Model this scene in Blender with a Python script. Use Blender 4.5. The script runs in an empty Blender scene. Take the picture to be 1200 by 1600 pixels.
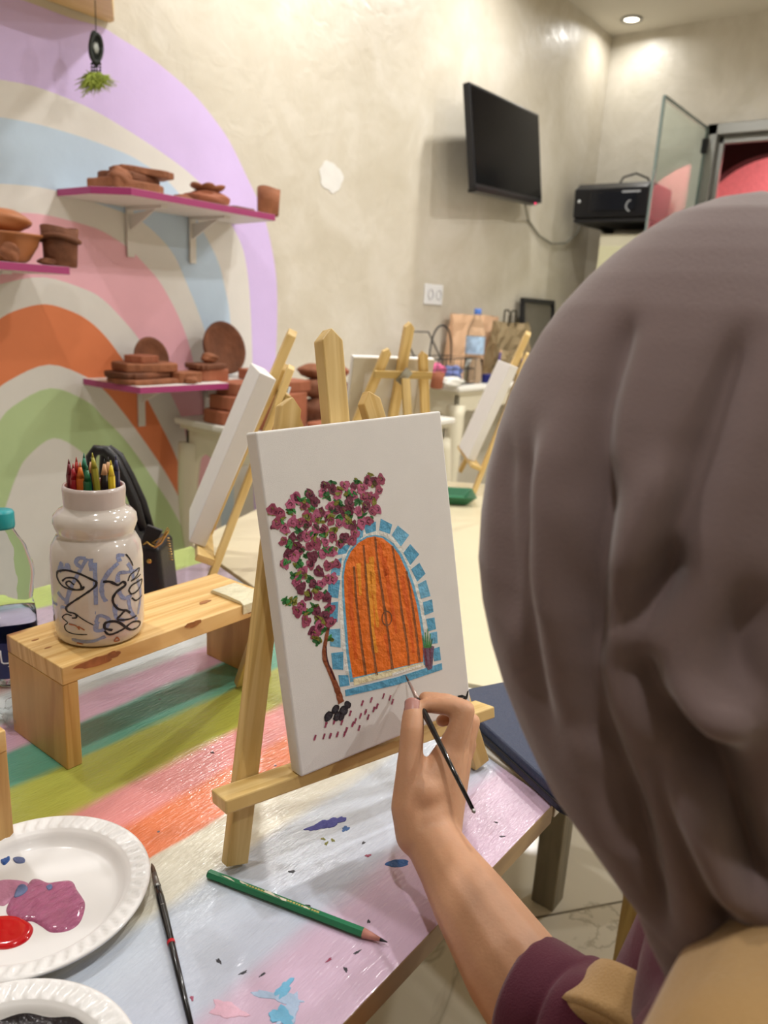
import bpy, bmesh, math, random
import numpy as np
from mathutils import Vector, Matrix
random.seed(7); np.random.seed(7)
SC = bpy.context.scene
COL = SC.collection
H = 1.12            # camera height above the floor
TZ = H - .485       # table top height
WY = 2.25           # left wall (mural wall)
BX = 5.015          # back wall
CZ = H + 1.722      # ceiling

# ------------------------------------------------------------------ camera
FPX, PITCH, ROLL, YAW = 1183.66, .260426, .0568954, .652
_f = np.array([math.cos(PITCH)*math.cos(YAW), math.cos(PITCH)*math.sin(YAW), -math.sin(PITCH)])
_r = np.cross(_f, [0, 0, 1]); _r /= np.linalg.norm(_r); _u = np.cross(_r, _f)
RT = math.cos(ROLL)*_r + math.sin(ROLL)*_u
UP = -math.sin(ROLL)*_r + math.cos(ROLL)*_u
FW = _f
CAM = np.array([0., 0., H])
cam_d = bpy.data.cameras.new('camera'); cam = bpy.data.objects.new('camera', cam_d); COL.objects.link(cam)
cam.matrix_world = Matrix(((RT[0], UP[0], -FW[0], 0), (RT[1], UP[1], -FW[1], 0), (RT[2], UP[2], -FW[2], H), (0, 0, 0, 1)))
cam_d.sensor_fit = 'VERTICAL'; cam_d.sensor_height = 36; cam_d.lens = FPX/1600*36
cam_d.clip_start = .02; cam_d.clip_end = 50
cam_d.dof.use_dof = True; cam_d.dof.focus_distance = .70; cam_d.dof.aperture_fstop = 7.0
SC.camera = cam
SC.view_settings.view_transform = 'Standard'; SC.view_settings.look = 'None'
SC.view_settings.gamma = 1; SC.view_settings.use_curve_mapping = False
SC.view_settings.exposure = -0.10

# ------------------------------------------------------------------ light
LAMP_W = 24.0
wd = bpy.data.worlds.new('room_air'); SC.world = wd; wd.use_nodes = True
wd.node_tree.nodes['Background'].inputs[0].default_value = (.9, .92, 1, 1)
wd.node_tree.nodes['Background'].inputs[1].default_value = .10
DOWNLIGHTS = [(4.789, 2.042), (3.41, 1.70), (2.05, 1.74), (.4, 1.66), (3.5, -.1), (1.9, .05), (.1, .1), (3.7, -1.7), (1.9, -1.8), (-.9, -1.9)]
POWER = [.13, .75, .72, .62, 1.45, .9, .5, 1.3, 1.25, .10]

# ------------------------------------------------------------------ helpers
def nz(v): v = np.array(v, float); return v/np.linalg.norm(v)
def ray(px, py): return RT*(px-600)/FPX + UP*-(py-800)/FPX + FW
def onz(px, py, z): d = ray(px, py); return CAM + d*(z-H)/d[2]
def ony(px, py, y): d = ray(px, py); return CAM + d*y/d[1]
def onx(px, py, x): d = ray(px, py); return CAM + d*x/d[0]
def cp(px, py, d): return CAM + ray(px, py)*d           # d = depth along the optical axis
def pixz(P): return float((np.array(P)-CAM) @ FW)
def onpl(px, py, P, n): d = ray(px, py); return CAM + d*((P-CAM) @ n)/(d @ n)
def hexc(h):
    h = h.lstrip('#'); o = []
    for i in (0, 2, 4):
        c = int(h[i:i+2], 16)/255
        o.append(c/12.92 if c <= .04045 else ((c+.055)/1.055)**2.4)
    return tuple(o) + (1,)

class MB:
    """collects shapes into one mesh"""
    def __init__(s): s.v = []; s.f = []; s.m = []; s.uv = {}; s.sm = []
    def add(s, vs, fs, mi=0, smooth=False, uv=None):
        b = len(s.v); s.v += [tuple(map(float, p)) for p in vs]
        for k, f in enumerate(fs):
            if uv: s.uv[len(s.f)] = [uv[i] for i in f]
            s.f.append([b+i for i in f]); s.m.append(mi); s.sm.append(smooth)
        return s
    def prism(s, poly, o, u, v, w, t0, t1, mi=0, mside=None, smooth=False, grain=None):
        """polygon in (u,v) swept along w from t0 to t1"""
        o, u, v, w = [np.array(a, float) for a in (o, u, v, w)]; n = len(poly)
        vs = [o+u*a+v*b+w*t0 for a, b in poly] + [o+u*a+v*b+w*t1 for a, b in poly]
        k = random.random()*3; g = nz(grain if grain is not None else u)
        q = np.cross(g, [.31, .72, .62]); q = nz(q); q2 = np.cross(g, q)
        uv = [(float(np.dot(p, g))+k, float(np.dot(p, q)*1.0+np.dot(p, q2)*.8)+k*2) for p in vs]
        area = sum(poly[i][0]*poly[(i+1) % n][1]-poly[(i+1) % n][0]*poly[i][1] for i in range(n))
        hand = np.dot(np.cross(u, v), w)
        flip = (area*hand*(t1-t0)) < 0
        bot = list(range(n))[::-1]; top = [n+i for i in range(n)]
        side = [[i, (i+1) % n, n+(i+1) % n, n+i] for i in range(n)]
        if flip: bot = bot[::-1]; top = top[::-1]; side = [x[::-1] for x in side]
        s.add(vs, [bot, top], mi, False, uv); b = len(s.v)-2*n
        for x in side:
            s.uv[len(s.f)] = [uv[i] for i in x]
            s.f.append([b+i for i in x]); s.m.append(mi if mside is None else mside); s.sm.append(smooth)
        return s
    def box(s, c, size, ax=None, mi=0, grain=None):
        c = np.array(c, float); ax = np.eye(3) if ax is None else [nz(a) for a in ax]
        x, y, z = [a/2 for a in size]
        return s.prism([(-x, -y), (x, -y), (x, y), (-x, y)], c, ax[0], ax[1], ax[2], -z, z, mi, grain=grain)
    def bar(s, p, q, wd, th, wdir, mi=0, point=0.):
        """stick from p to q: width along wdir, optionally pointed end at q"""
        p, q = np.array(p, float), np.array(q, float); L = np.linalg.norm(q-p); a = (q-p)/L
        wdir = np.array(wdir, float); wdir = nz(wdir-a*np.dot(wdir, a)); t = np.cross(a, wdir)
        h = wd/2
        poly = [(0, -h), (L-point, -h)] + ([(L, 0)] if point else []) + [(L-point, h), (0, h)]
        return s.prism(poly, p, a, wdir, t, -th/2, th/2, mi, grain=a)
    def tube(s, pts, r, n=8, mi=0, caps=True, smooth=True, flat=None, up=None):
        pts = [np.array(p, float) for p in pts]; m = len(pts)
        rs = [r]*m if np.isscalar(r) else list(r)
        tg = [nz(pts[min(i+1, m-1)]-pts[max(i-1, 0)]) for i in range(m)]
        a = np.cross(tg[0], up if up is not None else ([0, 0, 1] if abs(tg[0][2]) < .9 else [1, 0, 0])); a = nz(a)
        vs = []
        for i in range(m):
            a = nz(a-tg[i]*np.dot(a, tg[i])); b = np.cross(tg[i], a)
            for k in range(n):
                t = 2*math.pi*k/n
                vs.append(pts[i]+a*rs[i]*math.cos(t)+b*rs[i]*math.sin(t)*(flat or 1))
        fs = [[i*n+k, i*n+(k+1) % n, (i+1)*n+(k+1) % n, (i+1)*n+k] for i in range(m-1) for k in range(n)]
        if caps: fs += [list(range(n))[::-1], [(m-1)*n+k for k in range(n)]]
        L = [0]
        for i in range(1, m): L.append(L[-1]+np.linalg.norm(pts[i]-pts[i-1]))
        uv = [(L[i//n], (i % n)/n*.05) for i in range(len(vs))]
        return s.add(vs, fs, mi, smooth, uv)
    def lathe(s, prof, o=(0, 0, 0), n=32, mi=0, ax=None, smooth=True, mis=None, fn=None):
        o = np.array(o, float); X, Y, Z = (np.eye(3) if ax is None else [np.array(a, float) for a in ax])
        vs = []; m = len(prof)
        for j, (r, z) in enumerate(prof):
            for k in range(n):
                t = 2*math.pi*k/n; rr, zz = (r, z) if fn is None else fn(r, z, t, j)
                vs.append(o+X*rr*math.cos(t)+Y*rr*math.sin(t)+Z*zz)
        for i in range(m-1):
            fs = [[i*n+k, i*n+(k+1) % n, (i+1)*n+(k+1) % n, (i+1)*n+k] for k in range(n)]
            if i == 0: s.add(vs, fs, mis[i] if mis else mi, smooth); b = len(s.v)-len(vs)
            else:
                for f in fs: s.f.append([b+q for q in f]); s.m.append(mis[i] if mis else mi); s.sm.append(smooth)
        return s
    def ell(s, c, r, ax=None, n=16, m=10, mi=0, noise=0, seed=0):
        c = np.array(c, float); ax = np.eye(3) if ax is None else [nz(a) for a in ax]
        rng = random.Random(seed); ph = [rng.uniform(0, 6.3) for _ in range(6)]
        vs = []
        for j in range(m+1):
            t = math.pi*j/m
            for k in range(n):
                p = 2*math.pi*k/n
                x, y, z = math.sin(t)*math.cos(p), math.sin(t)*math.sin(p), math.cos(t)
                g = 1+noise*(math.sin(3*x+ph[0])*math.sin(4*y+ph[1])+.6*math.sin(6*z+ph[2]+3*x)+.4*math.sin(9*y+ph[3]+5*z))
                vs.append(c+(ax[0]*r[0]*x+ax[1]*r[1]*y+ax[2]*r[2]*z)*g)
        fs = [[j*n+k, (j+1)*n+k, (j+1)*n+(k+1) % n, j*n+(k+1) % n] for j in range(m) for k in range(n)]
        return s.add(vs, fs, mi, True)
    def caps(s, p, q, r0, r1, n=14):
        """tapered capsule"""
        p, q = np.array(p, float), np.array(q, float); a = q-p; L = np.linalg.norm(a); a = a/L
        pts = []; rs = []
        for k in range(1, 6): t = math.pi/2*k/5; pts.append(p-a*r0*math.cos(t)); rs.append(r0*math.sin(t))
        for k in range(5, 0, -1): t = math.pi/2*k/5; pts.append(q+a*r1*math.cos(t)); rs.append(r1*math.sin(t))
        return s.tube(pts, rs, n)
    def chain(s, pts, rs, n=14):
        for i in range(len(pts)-1): s.caps(pts[i], pts[i+1], rs[i], rs[i+1], n)
        return s
    def build(s, name, mats, parent=None, bevel=0, seg=2, smooth=None, sub=0, solid=0):
        me = bpy.data.meshes.new(name)
        off = np.zeros(3)
        if parent is not None: off = np.array(WLOC[parent.name])
        me.from_pydata([tuple(np.array(p)-off) for p in s.v], [], s.f)
        mats = mats if isinstance(mats, (list, tuple)) else [mats]
        for m in mats: me.materials.append(m)
        for i, p in enumerate(me.polygons):
            p.material_index = s.m[i]; p.use_smooth = s.sm[i] if smooth is None else smooth
        if s.uv:
            ul = me.uv_layers.new(name='UVMap')
            for i, p in enumerate(me.polygons):
                if i in s.uv:
                    for li, c in zip(p.loop_indices, s.uv[i]): ul.data[li].uv = c
        me.validate(); me.update()
        o = bpy.data.objects.new(name, me); COL.objects.link(o)
        WLOC[o.name] = off
        if parent is not None: o.parent = parent
        if solid:
            md = o.modifiers.new('solid', 'SOLIDIFY'); md.thickness = solid; md.offset = 0
        if bevel:
            md = o.modifiers.new('bevel', 'BEVEL'); md.width = bevel; md.segments = seg; md.limit_method = 'ANGLE'; md.angle_limit = math.radians(40)
        if sub:
            md = o.modifiers.new('sub', 'SUBSURF'); md.levels = sub; md.render_levels = sub
        return o
WLOC = {}
def tag(o, label, cat, group=None, kind=None):
    o['label'] = label; o['category'] = cat
    if group: o['group'] = group
    if kind: o['kind'] = kind
    return o
def thing(name, loc, label, cat, group=None):
    o = bpy.data.objects.new(name, None); COL.objects.link(o); o.location = tuple(map(float, loc)); o.empty_display_size = .05
    WLOC[o.name] = np.array(loc, float)
    return tag(o, label, cat, group)
def struct(o): o['kind'] = 'structure'; return o
def remesh(mb, name, mat, parent, voxel, smooth=6, factor=.5):
    o = mb.build(name, mat, parent, smooth=True)
    a = o.modifiers.new('r', 'REMESH'); a.mode = 'VOXEL'; a.voxel_size = voxel
    b = o.modifiers.new('s', 'SMOOTH'); b.factor = factor; b.iterations = smooth
    dg = bpy.context.evaluated_depsgraph_get(); dg.update()
    me = bpy.data.meshes.new_from_object(o.evaluated_get(dg)); o.modifiers.clear()
    o.data = me
    for p in me.polygons: p.use_smooth = True
    if not me.materials: me.materials.append(mat)
    return o

# ------------------------------------------------------------------ materials
def new_mat(name):
    m = bpy.data.materials.new(name); m.use_nodes = True
    nt = m.node_tree; return m, nt, nt.nodes['Principled BSDF']
def mat(name, col, rough=.5, metal=0, var=.0, vscale=20, bump=0, bscale=60, spec=.5, coat=0, trans=0, ior=1.45, sss=0, sheen=0, emit=None, est=0, stretch=(1, 1, 1), alpha=1):
    m, nt, b = new_mat(name); N = nt.nodes; L = nt.links
    c = hexc(col) if isinstance(col, str) else col
    b.inputs['Base Color'].default_value = c; b.inputs['Roughness'].default_value = rough; b.inputs['Metallic'].default_value = metal
    b.inputs['Specular IOR Level'].default_value = spec; b.inputs['Coat Weight'].default_value = coat; b.inputs['Coat Roughness'].default_value = .08
    b.inputs['Transmission Weight'].default_value = trans; b.inputs['IOR'].default_value = ior
    if sss: b.inputs['Subsurface Weight'].default_value = sss; b.inputs['Subsurface Radius'].default_value = (1, .35, .2); b.inputs['Subsurface Scale'].default_value = .006
    if sheen: b.inputs['Sheen Weight'].default_value = sheen; b.inputs['Sheen Roughness'].default_value = .4
    if emit: b.inputs['Emission Color'].default_value = hexc(emit); b.inputs['Emission Strength'].default_value = est
    if alpha < 1: b.inputs['Alpha'].default_value = alpha
    tc = N.new('ShaderNodeTexCoord'); mp = N.new('ShaderNodeMapping'); mp.inputs['Scale'].default_value = stretch
    L.new(tc.outputs['Object'], mp.inputs['Vector'])
    if var:
        n = N.new('ShaderNodeTexNoise'); n.inputs['Scale'].default_value = vscale; n.inputs['Detail'].default_value = 5
        L.new(mp.outputs['Vector'], n.inputs['Vector'])
        r = N.new('ShaderNodeValToRGB'); e = r.color_ramp.elements
        e[0].position = .3; e[1].position = .7
        e[0].color = tuple(x*(1-var) for x in c[:3])+(1,); e[1].color = tuple(min(1, x*(1+var)) for x in c[:3])+(1,)
        L.new(n.outputs['Fac'], r.inputs['Fac']); L.new(r.outputs['Color'], b.inputs['Base Color'])
    if bump:
        n = N.new('ShaderNodeTexNoise'); n.inputs['Scale'].default_value = bscale; n.inputs['Detail'].default_value = 6
        L.new(mp.outputs['Vector'], n.inputs['Vector'])
        bp = N.new('ShaderNodeBump'); bp.inputs['Strength'].default_value = bump; bp.inputs['Distance'].default_value = .01
        L.new(n.outputs['Fac'], bp.inputs['Height']); L.new(bp.outputs['Normal'], b.inputs['Normal'])
    return m
def wood(name, c0, c1, rough=.45, knots=False):
    m, nt, b = new_mat(name); N = nt.nodes; L = nt.links
    tc = N.new('ShaderNodeTexCoord'); mp = N.new('ShaderNodeMapping'); mp.inputs['Scale'].default_value = (5, 90, 1)
    L.new(tc.outputs['UV'], mp.inputs['Vector'])
    n = N.new('ShaderNodeTexNoise'); n.inputs['Scale'].default_value = 1; n.inputs['Detail'].default_value = 4; n.inputs['Distortion'].default_value = .6
    L.new(mp.outputs['Vector'], n.inputs['Vector'])
    r = N.new('ShaderNodeValToRGB'); e = r.color_ramp.elements
    e[0].position = .35; e[0].color = hexc(c0); e[1].position = .62; e[1].color = hexc(c1)
    L.new(n.outputs['Fac'], r.inputs['Fac']); out = r.outputs['Color']
    if knots:
        mp2 = N.new('ShaderNodeMapping'); mp2.inputs['Scale'].default_value = (7, 16, 1); L.new(tc.outputs['UV'], mp2.inputs['Vector'])
        vo = N.new('ShaderNodeTexVoronoi'); vo.inputs['Scale'].default_value = 1; vo.inputs['Randomness'].default_value = 1
        L.new(mp2.outputs['Vector'], vo.inputs['Vector'])
        r2 = N.new('ShaderNodeValToRGB'); e = r2.color_ramp.elements; e[0].position = .07; e[0].color = (1, 1, 1, 1); e[1].position = .16; e[1].color = (0, 0, 0, 1)
        L.new(vo.outputs['Distance'], r2.inputs['Fac'])
        mx = N.new('ShaderNodeMixRGB'); mx.inputs[2].default_value = hexc('#9a6536'); L.new(r2.outputs['Color'], mx.inputs[0]); L.new(out, mx.inputs[1]); out = mx.outputs[0]
    L.new(out, b.inputs['Base Color']); b.inputs['Roughness'].default_value = rough
    bp = N.new('ShaderNodeBump'); bp.inputs['Strength'].default_value = .12; bp.inputs['Distance'].default_value = .002
    L.new(n.outputs['Fac'], bp.inputs['Height']); L.new(bp.outputs['Normal'], b.inputs['Normal'])
    return m
def ramp_stops(r, stops, const=True):
    cr = r.color_ramp; cr.interpolation = 'CONSTANT' if const else 'LINEAR'
    while len(cr.elements) < len(stops): cr.elements.new(.5)
    for e, (p, c) in zip(cr.elements, stops): e.position = p; e.color = hexc(c)

def plaster(name, c0, c1, c2):
    """polished plaster with trowel marks"""
    m, nt, b = new_mat(name); N = nt.nodes; L = nt.links
    tc = N.new('ShaderNodeTexCoord')
    n = N.new('ShaderNodeTexNoise'); n.inputs['Scale'].default_value = 3.2; n.inputs['Detail'].default_value = 8; n.inputs['Roughness'].default_value = .62; n.inputs['Distortion'].default_value = .8
    L.new(tc.outputs['Object'], n.inputs['Vector'])
    r = N.new('ShaderNodeValToRGB'); ramp_stops(r, [(.3, c0), (.5, c1), (.7, c2)], False)
    L.new(n.outputs['Fac'], r.inputs['Fac']); L.new(r.outputs['Color'], b.inputs['Base Color'])
    n2 = N.new('ShaderNodeTexNoise'); n2.inputs['Scale'].default_value = 14; n2.inputs['Detail'].default_value = 6; n2.inputs['Distortion'].default_value = 1.2
    L.new(tc.outputs['Object'], n2.inputs['Vector'])
    mr = N.new('ShaderNodeMapRange'); mr.inputs[1].default_value = .3; mr.inputs[2].default_value = .7; mr.inputs[3].default_value = .30; mr.inputs[4].default_value = .52
    L.new(n2.outputs['Fac'], mr.inputs[0]); L.new(mr.outputs[0], b.inputs['Roughness'])
    bp = N.new('ShaderNodeBump'); bp.inputs['Strength'].default_value = .35; bp.inputs['Distance'].default_value = .008
    L.new(n2.outputs['Fac'], bp.inputs['Height']); L.new(bp.outputs['Normal'], b.inputs['Normal'])
    b.inputs['Specular IOR Level'].default_value = .6
    return m

M = {}
M['plaster'] = plaster('beige_plaster', '#c3baa8', '#cbc3b3', '#d5cec1')
M['plaster_pale'] = plaster('pale_plaster', '#c5bfb0', '#d0cabd', '#dad5c9')
M['ceiling'] = mat('ceiling_paint', '#d6d0c2', .7)
for k, c in dict(violet='#d3bdec', white='#dcd8d2', blue='#bccfe2', pink='#e9b1bd', orange='#de7f50', green='#b6cb97').items():
    M['mural_'+k] = mat('mural_'+k, c, .55, var=.04, vscale=5, bump=.15, bscale=18)
M['patch'] = mat('filler_patch', '#dedcd8', .7, var=.03)
M['pine'] = wood('pine', '#c9a560', '#e0c284')
M['pine_knot'] = wood('knotty_pine', '#c99a55', '#e6c283', .4, True)
M['pine_block'] = wood('pine_block', '#b98c4c', '#d3a967', .45)
M['pine_dark'] = wood('pine_dark', '#a98a4d', '#c6a866')
M['edge_wood'] = wood('table_edge_wood', '#8d6f4a', '#a98b60', .5)
M['grey_wood'] = wood('grey_wood', '#6f6756', '#857c68', .6)
M['canvas'] = mat('canvas_cloth', '#e4e1de', .8, bump=.10, bscale=1600, var=.015, vscale=40)
M['canvas_back'] = mat('raw_canvas', '#c8bfae', .85, bump=.2, bscale=500, var=.06, vscale=10)
M['white_paint'] = mat('white_gloss_paint', '#e6e3da', .35, bump=.08, bscale=15)
M['cream_paint'] = mat('cream_gloss_paint', '#ddd6bf', .4, bump=.1, bscale=15)
M['magenta'] = mat('magenta_edge', '#a23a70', .45)
M['shelf_white'] = mat('shelf_white', '#dcd8d2', .5)
M['clay'] = mat('terracotta_clay', '#8a5538', .8, var=.22, vscale=18, bump=.5, bscale=45)
M['clay_dark'] = mat('brown_clay', '#71452e', .85, var=.3, vscale=14, bump=.6, bscale=40)
M['clay_red'] = mat('fired_clay', '#98593e', .7, var=.12, vscale=12, bump=.25, bscale=40)
M['clay_pot'] = mat('smooth_clay', '#a8693f', .5, var=.1, vscale=8)
M['black'] = mat('black_plastic', '#15151a', .3)
M['black_matte'] = mat('black_matte', '#1b1a1d', .55)
M['screen'] = mat('screen_glass', '#050508', .14, spec=.10)
M['leather'] = mat('black_leather', '#141317', .38, bump=.15, bscale=250)
M['gold'] = mat('gold_metal', '#c9a25a', .25, 1)
M['steel'] = mat('brushed_steel', '#9a9a98', .35, .9)
M['grey_metal'] = mat('grey_aluminium', '#8f8f8b', .4, .6)
M['glass'] = mat('clear_glass', '#e6f0ec', .02, trans=1, ior=1.1, spec=.5)
M['glass_edge'] = mat('glass_edge', '#6d7a76', .2)
M['pet'] = mat('clear_bottle_plastic', '#f0f4f6', .04, trans=1, ior=1.08)
M['water'] = mat('water', '#e8f2f8', .0, trans=1, ior=1.15)
M['film'] = mat('clear_film', '#eef3f5', .1, trans=.9, ior=1.1, bump=.6, bscale=40)
M['skin'] = mat('skin', '#cc9a78', .5, sss=.15, var=.05, vscale=30, bump=.06, bscale=350)
M['nail'] = mat('nail', '#c08d84', .28)
M['hijab'] = mat('mauve_jersey', '#736160', .85, sheen=.35, bump=.12, bscale=700, var=.05, vscale=6)
M['maroon'] = mat('maroon_knit', '#571a30', .85, sheen=.3, bump=.25, bscale=900, var=.06, vscale=12)
M['tan'] = mat('tan_wool', '#b18d5c', .9, sheen=.3, bump=.25, bscale=500, var=.06, vscale=10)
M['trouser'] = mat('dark_trousers', '#26242b', .85, sheen=.2)
M['navy'] = mat('navy_cover', '#2b3550', .45, bump=.15, bscale=300)
M['porcelain'] = mat('jar_glaze', '#cfc6bf', .12, var=.05, vscale=25, coat=.6)
M['jar_clay'] = mat('jar_inside', '#8d5a50', .6)
M['foam'] = mat('foam_plate', '#eceaea', .4, coat=.25)
M['red_wall'] = mat('rose_stucco', '#e0767c', .8, bump=.5, bscale=60, var=.08, vscale=30)
M['dark_red'] = mat('dark_red_velvet', '#3c0d12', .8)
M['bulb'] = mat('lamp_lens', '#fff6e6', .3, emit='#fff1d8', est=14)
M['kraft'] = mat('kraft_paper', '#8c7a5b', .8, var=.12, vscale=10, bump=.4, bscale=14)
M['peach_paper'] = mat('peach_paper', '#d8b08d', .75, var=.06, vscale=9, bump=.25, bscale=10)
M['tape'] = mat('clear_tape', '#d9d3b6', .25, var=.06, vscale=40, bump=.4, bscale=60)
def flat(name, c, r=.45): return mat('paint_'+name, c, r, var=.10, vscale=90, bump=.3, bscale=160)
for k, c in dict(orange='#ea7420', deep='#dd6018', amber='#f09a2c', brown='#7a4a2c', plank='#93552c', sky='#5aa3c9', sky2='#6fb2d6', cream='#e3d9b4', white='#e6e6e2',
                 rose='#9a4560', pinkr='#b0587a', plum='#6d2a42', wine='#421426', leaf='#2c6b35', leaf2='#3f8a46', moss='#7b7a2c', trunk='#8a4a2c', coal='#33323a', coal2='#1b1a20', pot='#6d5068', black='#17171a',
                 blue='#2c5d9c', ultra='#3a3c98', red='#c81826', mauve='#b45f86', mauve2='#cc8bab', lilac='#d9bcd6', indigo='#64719c', rust='#a9623c').items():
    M['p_'+k] = flat(k, c)
M['p_wet_red'] = mat('paint_wet_red', '#c8131f', .12, coat=.6)
M['p_wet_mauve'] = mat('paint_wet_mauve', '#b5628a', .2, coat=.4, var=.12, vscale=60, bump=.7, bscale=90, stretch=(1, 3, 1))
M['p_wet_black'] = mat('paint_wet_black', '#2b272d', .15, coat=.5, var=.3, vscale=40, bump=.6, bscale=60)
M['p_wet_blue'] = mat('paint_wet_blue', '#1f4f95', .2, coat=.4)

M['p_pinkwash'] = flat('pinkwash', '#dcb0c4'); M['p_bluewash'] = flat('bluewash', '#a9bfdc')
# floor: polished marble tiles
m, nt, b = new_mat('marble_tiles'); N = nt.nodes; L = nt.links
tc = N.new('ShaderNodeTexCoord'); mp = N.new('ShaderNodeMapping'); mp.inputs['Rotation'].default_value = (0, 0, .655-.03); mp.inputs['Location'].default_value = (.02, .13, 0)
L.new(tc.outputs['Object'], mp.inputs['Vector'])
br = N.new('ShaderNodeTexBrick'); br.offset = 0; br.inputs['Scale'].default_value = 1; br.inputs['Brick Width'].default_value = .6; br.inputs['Row Height'].default_value = .6
br.inputs['Mortar Size'].default_value = .003; br.inputs['Color1'].default_value = hexc('#c9c2b2'); br.inputs['Color2'].default_value = hexc('#c2bbab'); br.inputs['Mortar'].default_value = hexc('#6f685c')
L.new(mp.outputs['Vector'], br.inputs['Vector'])
n = N.new('ShaderNodeTexNoise'); n.inputs['Scale'].default_value = 2.2; n.inputs['Detail'].default_value = 7; n.inputs['Distortion'].default_value = 1.6; L.new(tc.outputs['Object'], n.inputs['Vector'])
r = N.new('ShaderNodeValToRGB'); e = r.color_ramp.elements; e[0].position = .485; e[0].color = (0, 0, 0, 1); e[1].position = .5; e[1].color = (1, 1, 1, 1)
x = r.color_ramp.elements.new(.515); x.color = (0, 0, 0, 1); L.new(n.outputs['Fac'], r.inputs['Fac'])
mx = N.new('ShaderNodeMixRGB'); mx.inputs[2].default_value = hexc('#8c8474'); mul = N.new('ShaderNodeMath'); mul.operation = 'MULTIPLY'; mul.inputs[1].default_value = .6
L.new(r.outputs['Color'], mul.inputs[0]); L.new(mul.outputs[0], mx.inputs[0]); L.new(br.outputs['Color'], mx.inputs[1]); L.new(mx.outputs[0], b.inputs['Base Color'])
b.inputs['Roughness'].default_value = .12; M['marble'] = m

# table top: hand painted stripes
m, nt, b = new_mat('painted_stripes'); N = nt.nodes; L = nt.links
tc = N.new('ShaderNodeTexCoord'); sp = N.new('ShaderNodeSeparateXYZ'); L.new(tc.outputs['Object'], sp.inputs[0])
mpn = N.new('ShaderNodeMapping'); mpn.inputs['Scale'].default_value = (3, 14, 1); L.new(tc.outputs['Object'], mpn.inputs['Vector'])
nn = N.new('ShaderNodeTexNoise'); nn.inputs['Scale'].default_value = 3; nn.inputs['Detail'].default_value = 6; L.new(mpn.outputs['Vector'], nn.inputs['Vector'])
a1 = N.new('ShaderNodeMath'); a1.operation = 'MULTIPLY_ADD'; a1.inputs[1].default_value = .022; a1.inputs[2].default_value = -.011; L.new(nn.outputs['Fac'], a1.inputs[0])
a2 = N.new('ShaderNodeMath'); a2.operation = 'ADD'; a0_ = N.new('ShaderNodeMath'); a0_.operation = 'ADD'; a0_.inputs[1].default_value = .262; L.new(sp.outputs['Y'], a0_.inputs[0]); L.new(a0_.outputs[0], a2.inputs[0]); L.new(a1.outputs[0], a2.inputs[1])
mr = N.new('ShaderNodeMapRange'); mr.inputs[1].default_value = .2; mr.inputs[2].default_value = 1.2; L.new(a2.outputs[0], mr.inputs[0])
r = N.new('ShaderNodeValToRGB')
stops = [(0, '#cfb4cc'), (.13, '#cfb4cc'), (.15, '#bfc6d8'), (.235, '#c2cbd9'), (.25, '#dcd8c8'), (.296, '#ddd8c6'), (.301, '#e57b4d'), (.345, '#e67d50'), (.362, '#dd8d8b'), (.40, '#db908f'),
         (.415, '#a3a547'), (.48, '#9fa44a'), (.489, '#55967f'), (.545, '#5a9a86'), (.556, '#c79fb4'), (.60, '#c9a2b6'), (.615, '#c2c6c6'), (.67, '#c4c8c9'), (.70, '#dd9080'), (.75, '#dd9283'), (.765, '#6f9fae'), (.80, '#b9a9b8'), (.895, '#bba9bd'), (.905, '#bfd67c'), (1, '#c4da80')]
ramp_stops(r, stops, False); L.new(mr.outputs[0], r.inputs['Fac'])
hs = N.new('ShaderNodeHueSaturation'); L.new(r.outputs['Color'], hs.inputs['Color'])
v2 = N.new('ShaderNodeMath'); v2.operation = 'MULTIPLY_ADD'; v2.inputs[1].default_value = .22; v2.inputs[2].default_value = .89; L.new(nn.outputs['Fac'], v2.inputs[0]); L.new(v2.outputs[0], hs.inputs['Value'])
# dark specks
vs_ = N.new('ShaderNodeTexVoronoi'); vs_.inputs['Scale'].default_value = 34; L.new(tc.outputs['Object'], vs_.inputs['Vector'])
rs_ = N.new('ShaderNodeValToRGB'); e = rs_.color_ramp.elements; e[0].position = .05; e[0].color = (1, 1, 1, 1); e[1].position = .07; e[1].color = (0, 0, 0, 1); L.new(vs_.outputs['Distance'], rs_.inputs['Fac'])
sepc = N.new('ShaderNodeSeparateColor'); L.new(vs_.outputs['Color'], sepc.inputs[0])
gt = N.new('ShaderNodeMath'); gt.operation = 'GREATER_THAN'; gt.inputs[1].default_value = .88; L.new(sepc.outputs[0], gt.inputs[0])
mu = N.new('ShaderNodeMath'); mu.operation = 'MULTIPLY'; L.new(gt.outputs[0], mu.inputs[0]); L.new(rs_.outputs['Color'], mu.inputs[1])
mx = N.new('ShaderNodeMixRGB'); mx.inputs[2].default_value = hexc('#5a5560'); L.new(mu.outputs[0], mx.inputs[0]); L.new(hs.outputs[0], mx.inputs[1]); L.new(mx.outputs[0], b.inputs['Base Color'])
b.inputs['Roughness'].default_value = .24; b.inputs['Coat Weight'].default_value = .65; b.inputs['Coat Roughness'].default_value = .07
mp3 = N.new('ShaderNodeMapping'); mp3.inputs['Scale'].default_value = (70, 420, 1); L.new(tc.outputs['Object'], mp3.inputs['Vector'])
n3 = N.new('ShaderNodeTexNoise'); n3.inputs['Scale'].default_value = 1; n3.inputs['Detail'].default_value = 3; L.new(mp3.outputs['Vector'], n3.inputs['Vector'])
bp = N.new('ShaderNodeBump'); bp.inputs['Strength'].default_value = .35; bp.inputs['Distance'].default_value = .003; L.new(n3.outputs['Fac'], bp.inputs['Height']); L.new(bp.outputs['Normal'], b.inputs['Normal']); L.new(bp.outputs['Normal'], b.inputs['Coat Normal'])
M['stripes'] = m
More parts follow.
